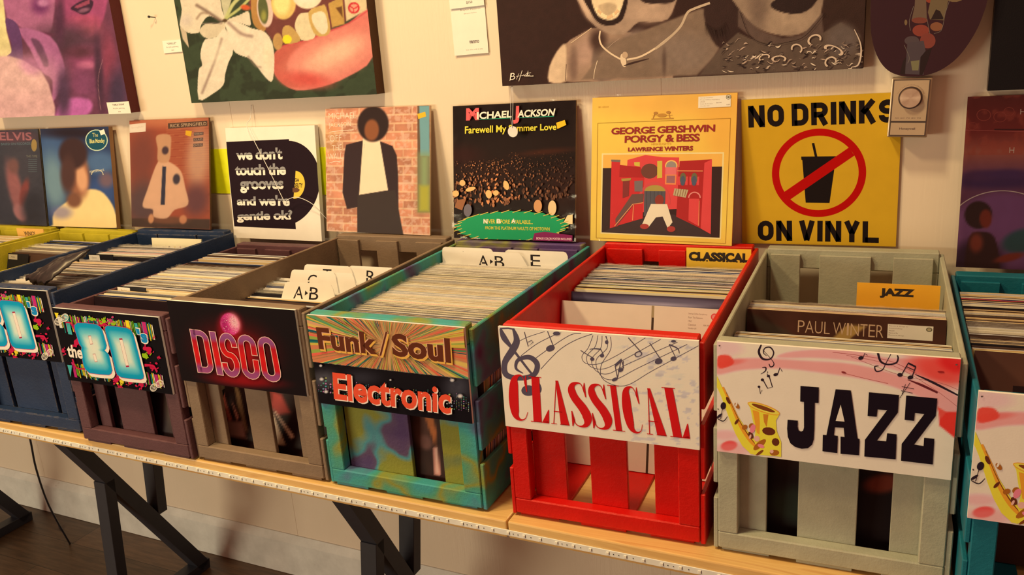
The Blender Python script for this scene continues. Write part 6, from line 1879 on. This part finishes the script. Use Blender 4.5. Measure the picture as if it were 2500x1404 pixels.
a.text('Honeywell', [(17, 88), (44, 88), (44, 93), (17, 93)], (70, 50, 40), .03); a.text('50 60 70 80 90', [(8, 69), (52, 69), (52, 71.5), (8, 71.5)], (100, 76, 56))
for i in range(25):
    t = math.radians(200 + i * 140 / 24); a.line([(31 + 22.5 * math.cos(t), 33 + 22.5 * math.sin(t)), (31 + 24.5 * math.cos(t), 33 + 24.5 * math.sin(t))], .5, (110, 84, 60))
a.ell(31, 33, 20.5, 20.5, (52, 38, 30), 0, 40)
obj('face_plate', a.mesh('face_plate', 0.0012, F_, F_, M_GLOSS), None, th, (0.0033, -0.0016, 0.003))
bm = bmesh.new()
bmesh.ops.create_cone(bm, cap_ends=True, segments=48, radius1=0.0185, radius2=0.0172, depth=0.009, matrix=Matrix.Translation((0.0343, -0.0062, 0.0734)) @ Matrix.Rotation(PI / 2, 4, 'X'))


def dial_mat():
    m, nt, b = new_mat('spun_metal_dial')
    tc = nd(nt, 'ShaderNodeTexCoord')
    mp = nd(nt, 'ShaderNodeMapping'); mp.inputs['Location'].default_value = (-0.0343, 0, -0.0734)
    nt.links.new(tc.outputs['Object'], mp.inputs[0])
    sx = nd(nt, 'ShaderNodeSeparateXYZ'); nt.links.new(mp.outputs[0], sx.inputs[0])
    cx = nd(nt, 'ShaderNodeCombineXYZ'); nt.links.new(sx.outputs[0], cx.inputs[0]); nt.links.new(sx.outputs[2], cx.inputs[1])
    ln = nd(nt, 'ShaderNodeVectorMath', operation='LENGTH'); nt.links.new(cx.outputs[0], ln.inputs[0])
    n = nd(nt, 'ShaderNodeTexNoise', Scale=1.0, Detail=2.0)
    mu = nd(nt, 'ShaderNodeMath', operation='MULTIPLY'); mu.inputs[1].default_value = 6000
    nt.links.new(ln.outputs['Value'], mu.inputs[0]); nt.links.new(mu.outputs[0], n.inputs['Vector'])
    b.inputs['Base Color'].default_value = rgba((190, 150, 104), .8)
    b.inputs['Metallic'].default_value = 1.0
    b.inputs['Roughness'].default_value = 0.3
    b.inputs['Anisotropic'].default_value = 0.8
    bp = nd(nt, 'ShaderNodeBump', Strength=0.15, Distance=0.0005)
    nt.links.new(n.outputs[0], bp.inputs['Height']); nt.links.new(bp.outputs[0], b.inputs['Normal'])
    return m


obj('dial', bm_mesh(bm, 'dial'), dial_mat(), th)

# ---------------------------------------------------------------- cables under the table
bm = bmesh.new()
add_tube(bm, catmull([(-2.46, -0.10, -0.41), (-2.45, -0.10, -0.44), (-2.478, -0.10, -0.50), (-2.475, -0.10, -0.58), (-2.50, -0.10, -0.66), (-2.505, -0.10, -0.74), (-2.51, -0.08, ZF + 0.004), (-2.60, -0.06, ZF + 0.004)], 6), 0.0032, 8)
CB = empty('power_cable', (0, 0, 0), label='black power cable dropping from an adapter under the table at far left', cat='cable')
CB2 = [(-1.98, -0.35, -0.040), (-1.965, -0.35, -0.042)]
bm.free()
bm = bmesh.new()
add_tube(bm, catmull([(-2.06, -0.30, -0.052), (-2.04, -0.30, -0.075), (-2.085, -0.28, -0.19), (-2.080, -0.27, -0.30), (-2.12, -0.25, -0.44), (-2.15, -0.22, -0.60), (-2.20, -0.15, ZF + 0.005), (-2.35, -0.08, ZF + 0.005)], 6), 0.0032, 8)
obj('cord', bm_mesh(bm, 'cord', True), M_DARK, CB)
obj('adapter', box_me('adapter', -2.13, -2.035, -0.33, -0.27, -0.052, TT - 0.0005, .004, 2), M_DARK, CB)
bm = bmesh.new()
add_tube(bm, catmull([(-1.84, -0.30, TT - 0.0035), (-1.77, -0.30, -0.055), (-1.69, -0.30, -0.080), (-1.63, -0.30, -0.086), (-1.60, -0.30, -0.080), (-1.592, -0.30, TT - 0.0035)], 6), 0.003, 8)
tag(obj('white_cable', bm_mesh(bm, 'white_cable', True), plain_mat('white_cable_sheath', (226, 214, 200), 1, .5)), 'short white cable looping under the pine tabletop beside the steel leg', 'cable')

# ================================================================== LIGHT AND CAMERA
def lamp(name, loc, target, size, power, col, sy=None):
    l = bpy.data.lights.new(name, 'AREA')
    l.shape = 'DISK'; l.size = size; l.energy = power; l.color = col
    if sy: l.shape = 'RECTANGLE'; l.size_y = sy
    o = bpy.data.objects.new(name, l); COL.objects.link(o)
    o.location = loc
    o.rotation_euler = (Vector(target) - Vector(loc)).to_track_quat('-Z', 'Y').to_euler()
    return o


LAMPS = [((-1.70, -1.60, 2.35), (-1.2, 0, 0.2), 0.30, 38, (1.0, 0.68, 0.305)),
         ((-0.50, -1.15, 2.45), (-0.6, -0.5, 0.3), 0.30, 36, (1.0, 0.755, 0.375)),
         ((-3.1, -4.2, 0.42), (-1.2, 0, -0.4), 2.4, 84, (1.0, 0.86, 0.55), 0.8)]  # last: low unseen window-like light, added to brighten the wall under the tables
for L_ in LAMPS: lamp('unseen_lamp', *L_)
wd = bpy.data.worlds.new('shop_air')
scene.world = wd
wd.use_nodes = True
wd.node_tree.nodes['Background'].inputs[0].default_value = (1.0, 0.42, 0.24, 1)
wd.node_tree.nodes['Background'].inputs[1].default_value = 0.36

cam = bpy.data.cameras.new('camera')
cam.sensor_width = 36.0
cam.sensor_fit = 'HORIZONTAL'
cam.lens = 36.0 * 2049.68 / 2500
co = bpy.data.objects.new('camera', cam)
COL.objects.link(co)


def cam_matrix(pos, yaw, pitch, roll):
    cy, sy = math.cos(yaw), math.sin(yaw); cp, sp = math.cos(pitch), math.sin(pitch)
    f = Vector((sy * cp, cy * cp, sp)); r = Vector((cy, -sy, 0)); u = r.cross(f)
    c, s = math.cos(roll), math.sin(roll)
    r2 = r * c + u * s; u2 = u * c - r * s
    m = Matrix((r2, u2, -f)).transposed().to_4x4()
    return Matrix.Translation(pos) @ m


co.matrix_world = cam_matrix(Vector((0.4547, -1.8081, 0.7942)), math.radians(-26.3597), math.radians(-16.0041), math.radians(-4.1122))
cam.clip_start = 0.02
scene.camera = co
scene.view_settings.view_transform = 'Standard'
scene.view_settings.look = 'None'
scene.view_settings.gamma = 1.0
scene.view_settings.exposure = 0.0
scene.view_settings.use_curve_mapping = False
